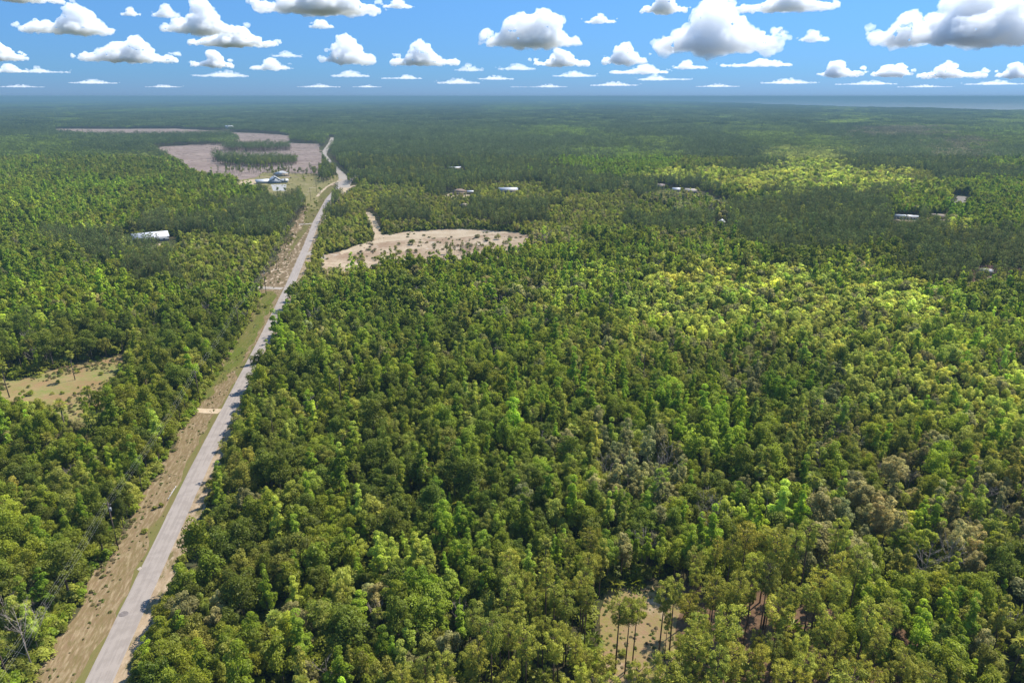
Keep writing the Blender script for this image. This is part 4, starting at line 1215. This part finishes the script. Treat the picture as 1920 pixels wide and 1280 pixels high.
# ------------------------------------------------------------------ power line
M_pole = simple('pole_wood', (0.07, 0.05, 0.04), 0.9, noise=.3, nscale=1)
M_ins = simple('insulator', (0.25, 0.22, 0.2), 0.4)
M_can = simple('transformer_steel', (0.20, 0.205, 0.21), 0.6)
M_wire = simple('wire', (0.32, 0.31, 0.29), 0.5)
PX = [(222, 1030), (376, 760), (450, 627), (499, 550), (519, 505)]
poles = [(-88.6, 70)] + [tuple(G(*q)) for q in PX] + [(-180, 540), (-196, 620), (-212, 700), (-228, 782), (-243, 862)]
PH = 14.6
pl = ['at the near verge beside the grey bare tree', 'by the sandy side track left of the road', 'at the treeline on the green verge', 'by the white side track left of the road', 'on the eroded bank just beyond the white side track',
      'on the bank, second beyond the white side track', 'on the bank opposite the scrub block', 'at the narrow pale drive', 'beside the pine stand near the farmhouse', 'nearest the road junction']
pn = 0
tops = []
for i, (x, y) in enumerate(poles):
    a = -0.19
    tops.append((x, y))
    if i == 0: continue
    root = link('utility_pole', None, None, (x, y, 0), a)
    props(root, 'dark wooden utility pole ' + pl[i - 1], 'utility pole', 'utility poles along the road')
    link('pole', MB().tube([(0, 0, -.3), (0, 0, PH)], [.19, .13], 10).mesh('pole', M_pole, True), root)
    arm = link('crossarm', MB().box(-1.1, 1.1, -.13, -.24, PH - .75, PH - .6).mesh('crossarm', M_pole), root)
    for k, ox in enumerate((-1.0, -.45, .45, 1.0)):
        link('insulator', MB().tube([(ox, -.18, PH - .6), (ox, -.18, PH - .42), (ox, -.18, PH - .34)], [.05, .08, .03], 8).mesh('insulator', M_ins, True), arm)
    if i in (1, 4):
        link('transformer', MB().tube([(.42, 0, PH - 2.7), (.42, 0, PH - 2.65), (.42, 0, PH - 1.75), (.42, 0, PH - 1.7)], [.2, .27, .27, .2], 12).mesh('transformer', M_can, True), root)
for k, ox in enumerate((-1.0, -.45, .45, 1.0)):
    mb = MB()
    for (xa, ya), (xb, yb) in zip(tops[:-1], tops[1:]):
        a = -0.19
        pa = np.array([xa + ox * math.cos(a), ya + ox * math.sin(a), PH - .34]); pb = np.array([xb + ox * math.cos(a), yb + ox * math.sin(a), PH - .34])
        pts = [pa + (pb - pa) * t - np.array([0, 0, 1.5 * 4 * t * (1 - t)]) for t in np.linspace(0, 1, 11)]
        mb.tube(pts, .009, 4)
    props(link('power_line', mb.mesh('power_line', M_wire)), '%s of the four overhead wires strung between the wooden poles' % ('leftmost', 'second from the left', 'third from the left', 'rightmost')[k], 'wire', 'overhead wires')

# dark round patch on the road, white barrier by the verge, pale pad at the road edge
c = G(232, 1151); th = np.linspace(0, TAU, 25)[:-1]
rp = np.random.default_rng(3)
V = [(0, 0, 0)] + [(math.cos(q) * 1.05 * rp.uniform(.9, 1.08), math.sin(q) * .9 * rp.uniform(.9, 1.08), 0) for q in th]
props(link('asphalt_patch', np_mesh('asphalt_patch', np.array(V), np.array([(0, i + 1, (i + 1) % 24 + 1) for i in range(24)]), [simple('dark_asphalt', (0.115, 0.10, 0.095), .9, noise=.25, nscale=2)]), None, (c[0], c[1], .148)), kind='structure')
a, b = G(316, 938), G(331, 914)
L = np.linalg.norm(b - a); rz = math.atan2(b[1] - a[1], b[0] - a[0])
root = link('guard_rail', None, None, (a[0], a[1], 0), rz); props(root, 'thin white guard rail at the left verge beyond the nearest utility pole', 'guard rail')
link('rail', MB().box(0, L, -.04, .04, .5, .68).mesh('rail', M_trim), root)
for q in np.linspace(.3, L - .3, 5): link('post', MB().box(q - .07, q + .07, .09, .22, 0, .68).mesh('post', M_trim), root)
sheet('sand_pad', polyG([(257, 1067), (263, 1062), (267, 1065), (261, 1070)]), .1, M_white, .1, .5, 70)

# ------------------------------------------------------------------ clouds
CBASE = 1250.0
ICO = None
def ico():
    global ICO
    if ICO is None:
        import bmesh
        bm = bmesh.new(); bmesh.ops.create_icosphere(bm, subdivisions=2, radius=1)
        V = np.array([v.co[:] for v in bm.verts]); F = np.array([[v.index for v in f.verts] for f in bm.faces]); bm.free()
        ICO = (V, F)
    return ICO
ctex = bpy.data.textures.new('billows', 'CLOUDS')

def cloud(px, base, w, h, label, seed, humps=((0, 1.0),)):
    """cumulus with a flat base at the condensation level; px, base, w, h in photo pixels"""
    r = np.random.default_rng(seed)
    el = (181 - base) / 1360.0
    D = (CBASE - H) / max(el, .012)
    sc = D / 1360.0
    cx = (px - 960) * sc
    W, Hh = w * sc * .90, h * sc * .95
    Vi, Fi = ico(); mb = MB()
    n = int(np.clip(26 + w * .25, 26, 70))
    dep = W * .45
    def envf(u):
        e = max(sum(a * math.exp(-((u - c) / wd) ** 2) for c, a, wd in [(q[0], q[1], q[2] if len(q) > 2 else .6) for q in humps]), .10)
        return e * (1 - abs(u) ** 6)
    for i in range(n):
        u = -1 + 2 * (i + r.random()) / n; v = r.uniform(-1, 1) * (1 - u * u) ** .5
        env = max(envf(u), .10)
        rad = Hh * r.uniform(.16, .34) * (.35 + .75 * env)
        z = (r.random() ** .7) * max(env * Hh - rad * 1.1, 0)
        P = Vi * rad * np.array([1.3, 1.1, .9]) + np.array([u * (W / 2 - rad), v * dep * .5, z + rad * .25])
        mb.add(P, T=Fi)
    for i in range(n):      # body along the base
        u = -1 + 2 * (i + r.random()) / n; env = max(envf(u), .2); rad = Hh * .36 * (.3 + .7 * env) * r.uniform(.8, 1.1)
        P = Vi * np.array([rad * 1.9, rad * 2.0, rad]) + np.array([u * max(W / 2 - rad * 1.5, 1), r.uniform(-.3, .3) * dep, rad * .3])
        mb.add(P, T=Fi)
    for i in range(int(2 + w * .02)):      # torn scraps round the edges
        u = r.choice([-1, 1]) * r.uniform(.85, 1.12); rad = Hh * r.uniform(.04, .08)
        P = Vi * np.array([rad * 2.4, rad * 2, rad]) + np.array([u * W / 2, r.uniform(-.4, .4) * dep, Hh * r.uniform(.05, .4)])
        mb.add(P, T=Fi)
    V = np.concatenate(mb.V); V[:, 2] = np.where(V[:, 2] < 0, V[:, 2] * .3, V[:, 2]); mb.V = [V]
    def finish(o, k0, big):
        rm = o.modifiers.new('merge', 'REMESH'); rm.mode = 'VOXEL'; rm.voxel_size = max(W / 150, Hh / 40) * big; rm.use_smooth_shade = True
        for s, k in ((.6, .34), (.25, .24), (.10, .12)):
            t = bpy.data.textures.new('billows', 'CLOUDS'); t.noise_scale = Hh * s; t.noise_depth = 3; t.noise_type = 'SOFT_NOISE'
            dm = o.modifiers.new('billow', 'DISPLACE'); dm.texture = t; dm.strength = Hh * k * k0; dm.mid_level = .5; dm.texture_coords = 'GLOBAL'
    m_, t_ = new_mat('cloud_vapour')
    v_ = nd(t_, 'ShaderNodeVolumePrincipled'); v_.inputs['Color'].default_value = (.93, .95, .97, 1); v_.inputs['Anisotropy'].default_value = .1
    v_.inputs['Density'].default_value = (4.6 if h > 24 else 1.9 if h > 15 else .7) / Hh
    o_ = nd(t_, 'ShaderNodeOutputMaterial'); t_.links.new(v_.outputs[0], o_.inputs['Volume'])
    me = mb.mesh('cloud', m_, True)
    o = link('cloud', me, None, (cx, D, CBASE), -math.atan2(cx, D)); finish(o, 1.0, 1.0)
    props(o, label, 'cloud', 'cumulus clouds')
    return o

CL = [
 (70, 17, 170, 30, 'grey-white flat-bottomed cloud cut off by the top left corner', ((0, 1.0),)),
 (150, 70, 165, 44, 'broad low cumulus at upper left, double-humped', ((-.6, .45, .4), (.25, 1, .35), (.7, .7, .3))),
 (22, 116, 70, 30, 'small rounded cloud touching the left edge', ((0, 1),)),
 (30, 138, 62, 16, 'thin pale cloud low on the left edge', ((0, 1),)),
 (255, 118, 180, 40, 'long streaky cloud left of the tall white one', ((.2, 1, .4), (-.3, .6, .4))),
 (398, 70, 150, 46, 'tall bright cloud with one raised head at upper left', ((.05, 1, .22), (-.5, .55, .4), (.4, .4, .4))),
 (450, 92, 170, 30, 'faint wide cloud below the cloud with one raised head', ((-.2, .9, .5), (.3, .7, .4))),
 (405, 128, 80, 30, 'small humped cloud below the long streaky cloud', ((.2, 1, .4),)),
 (512, 133, 82, 24, 'small low cloud left of centre', ((.1, 1, .4),)),
 (272, 43, 34, 16, 'tiny lone puff at upper left', ((0, 1),)),
 (335, 45, 50, 22, 'small grey puff left of the raised head cloud', ((0, 1),)),
 (610, 36, 250, 46, 'big wide cloud cut off by the top edge left of centre', ((-.2, 1, .5), (.4, .75, .4))),
 (755, 30, 60, 16, 'small wisp right of the big wide cloud', ((0, 1),)),
 (614, 63, 48, 18, 'tiny puff under the big wide cloud', ((0, 1),)),
 (662, 120, 98, 50, 'steep-sided cloud sloping to the right, left of centre', ((-.35, 1, .35), (.2, .6, .4))),
 (660, 146, 80, 14, 'thin flat cloud beneath the steep-sided cloud', ((0, 1),)),
 (798, 124, 128, 40, 'lumpy cloud with its peak at the left, near centre', ((-.2, 1, .3), (.3, .55, .4))),
 (1000, 92, 195, 62, 'large domed bright cumulus at top centre', ((.3, 1, .35), (-.4, .9, .4))),
 (1120, 55, 66, 16, 'tiny grey puff right of the domed cumulus', ((0, 1),)),
 (1052, 126, 116, 30, 'low rounded cloud under the domed cumulus', ((0, 1, .5),)),
 (970, 134, 80, 14, 'thin cloud left under the domed cumulus', ((0, 1),)),
 (1168, 122, 92, 38, 'peaked cloud right of centre', ((-.1, 1, .35), (.4, .4, .3))),
 (1195, 140, 120, 18, 'flat grey cloud below the peaked cloud', ((.2, 1, .5),)),
 (1232, 36, 92, 36, 'white puff at the top edge left of the tallest cumulus', ((.1, 1, .4),)),
 (1338, 98, 245, 92, 'tallest bright cumulus with a crooked head, right of centre', ((-.05, 1, .28), (-.5, .5, .3), (.5, .42, .4))),
 (1455, 33, 190, 38, 'grey-white cloud at the top edge right of the tallest cumulus', ((.1, 1, .5),)),
 (1512, 85, 58, 24, 'lone small puff between the two largest clouds', ((-.2, 1, .4),)),
 (1290, 132, 70, 18, 'small flat cloud below the tallest cumulus', ((-.3, 1, .4),)),
 (1410, 128, 145, 16, 'long thin cloud below the tallest cumulus to the right', ((.3, 1, .5),)),
 (1568, 144, 92, 32, 'rounded cloud with a straight base, right of centre', ((-.2, 1, .4),)),
 (1665, 144, 78, 28, 'two-humped small cloud under the largest cloud', ((-.4, 1, .3), (.4, .9, .3))),
 (1775, 146, 120, 30, 'wedge-shaped cloud low at right', ((-.2, 1, .4),)),
 (1895, 146, 70, 30, 'small cloud touching the right edge low down', ((0, 1),)),
 (1790, 84, 350, 78, 'largest cumulus, many-domed, running off the right edge', ((-.72, .85, .18), (-.25, .85, .25), (.1, 1, .25), (.6, .95, .4))),
 (1475, 158, 110, 12, 'thin distant streak of cloud at right', ((0, 1),)),
 (860, 158, 90, 12, 'thin distant streak of cloud near centre', ((0, 1),)),
 (1150, 162, 100, 9, 'faintest streak of cloud low at right of centre', ((0, 1),)),
 (180, 158, 90, 9, 'faint streak of cloud low at left', ((0, 1),)),
 (95, 139, 90, 12, 'hazy low cloud streak near the left edge', ((-.3, 1, .4),)),
 (310, 165, 70, 6, 'hair-thin streak low at left of the road', ((0, 1),)),
 (600, 166, 90, 7, 'hair-thin streak just above the far end of the road', ((0, 1),)),
 (755, 150, 84, 10, 'hazy streak below the lumpy peaked cloud', ((.3, 1, .4),)),
 (930, 151, 76, 9, 'hazy streak low at centre left of the domed cumulus', ((0, 1),)),
 (1010, 165, 120, 7, 'hair-thin streak low at centre', ((.4, 1, .4),)),
 (1245, 152, 110, 13, 'hazy grey streak beneath the flat grey cloud', ((-.4, 1, .4),)),
 (1345, 164, 90, 7, 'hair-thin streak over the sea right of centre', ((0, 1),)),
 (1620, 160, 120, 9, 'hazy streak over the sea beneath the rounded cloud', ((.2, 1),)),
 (1730, 168, 100, 6, 'hair-thin streak over the sea at right', ((0, 1),)),
 (1860, 160, 110, 10, 'hazy streak over the sea at the right edge', ((0, 1),)),
 (40, 166, 90, 6, 'hair-thin streak low at the left edge', ((0, 1),)),
 (690, 167, 60, 5, 'faintest hair-thin streak left of centre', ((0, 1),)),
 (545, 112, 60, 12, 'faint wisp left of the steep-sided cloud', ((0, 1),)),
 (880, 136, 60, 14, 'little hazy cloud between the lumpy peaked cloud and centre', ((0, 1),)),
 (1075, 146, 90, 12, 'hazy cloud directly under the low rounded cloud', ((0, 1),)),
 (420, 146, 110, 14, 'thin wide cloud low left of centre', ((.2, 1),)),
]
for i, (px, base, w, h, lb, hp) in enumerate(CL):
    cloud(px, base, w, h, lb, 500 + i, hp)

# ------------------------------------------------------------------ haze
def haze():
    m, t = new_mat('haze')
    v = nd(t, 'ShaderNodeVolumePrincipled')
    v.inputs['Color'].default_value = (0.15, 0.27, 0.36, 1)
    v.inputs['Density'].default_value = HAZE_D
    v.inputs['Anisotropy'].default_value = 0.0
    o = nd(t, 'ShaderNodeOutputMaterial'); t.links.new(v.outputs[0], o.inputs['Volume'])
    return m
HAZE_D = 0.00014
mb = MB().box(-GS - 2000, GS + 2000, -GS - 2000, GS + 2000, -1.0, 118.0)
props(link('haze', mb.mesh('haze', haze())), kind='stuff', label='thin blue haze over the far forest', cat='haze')
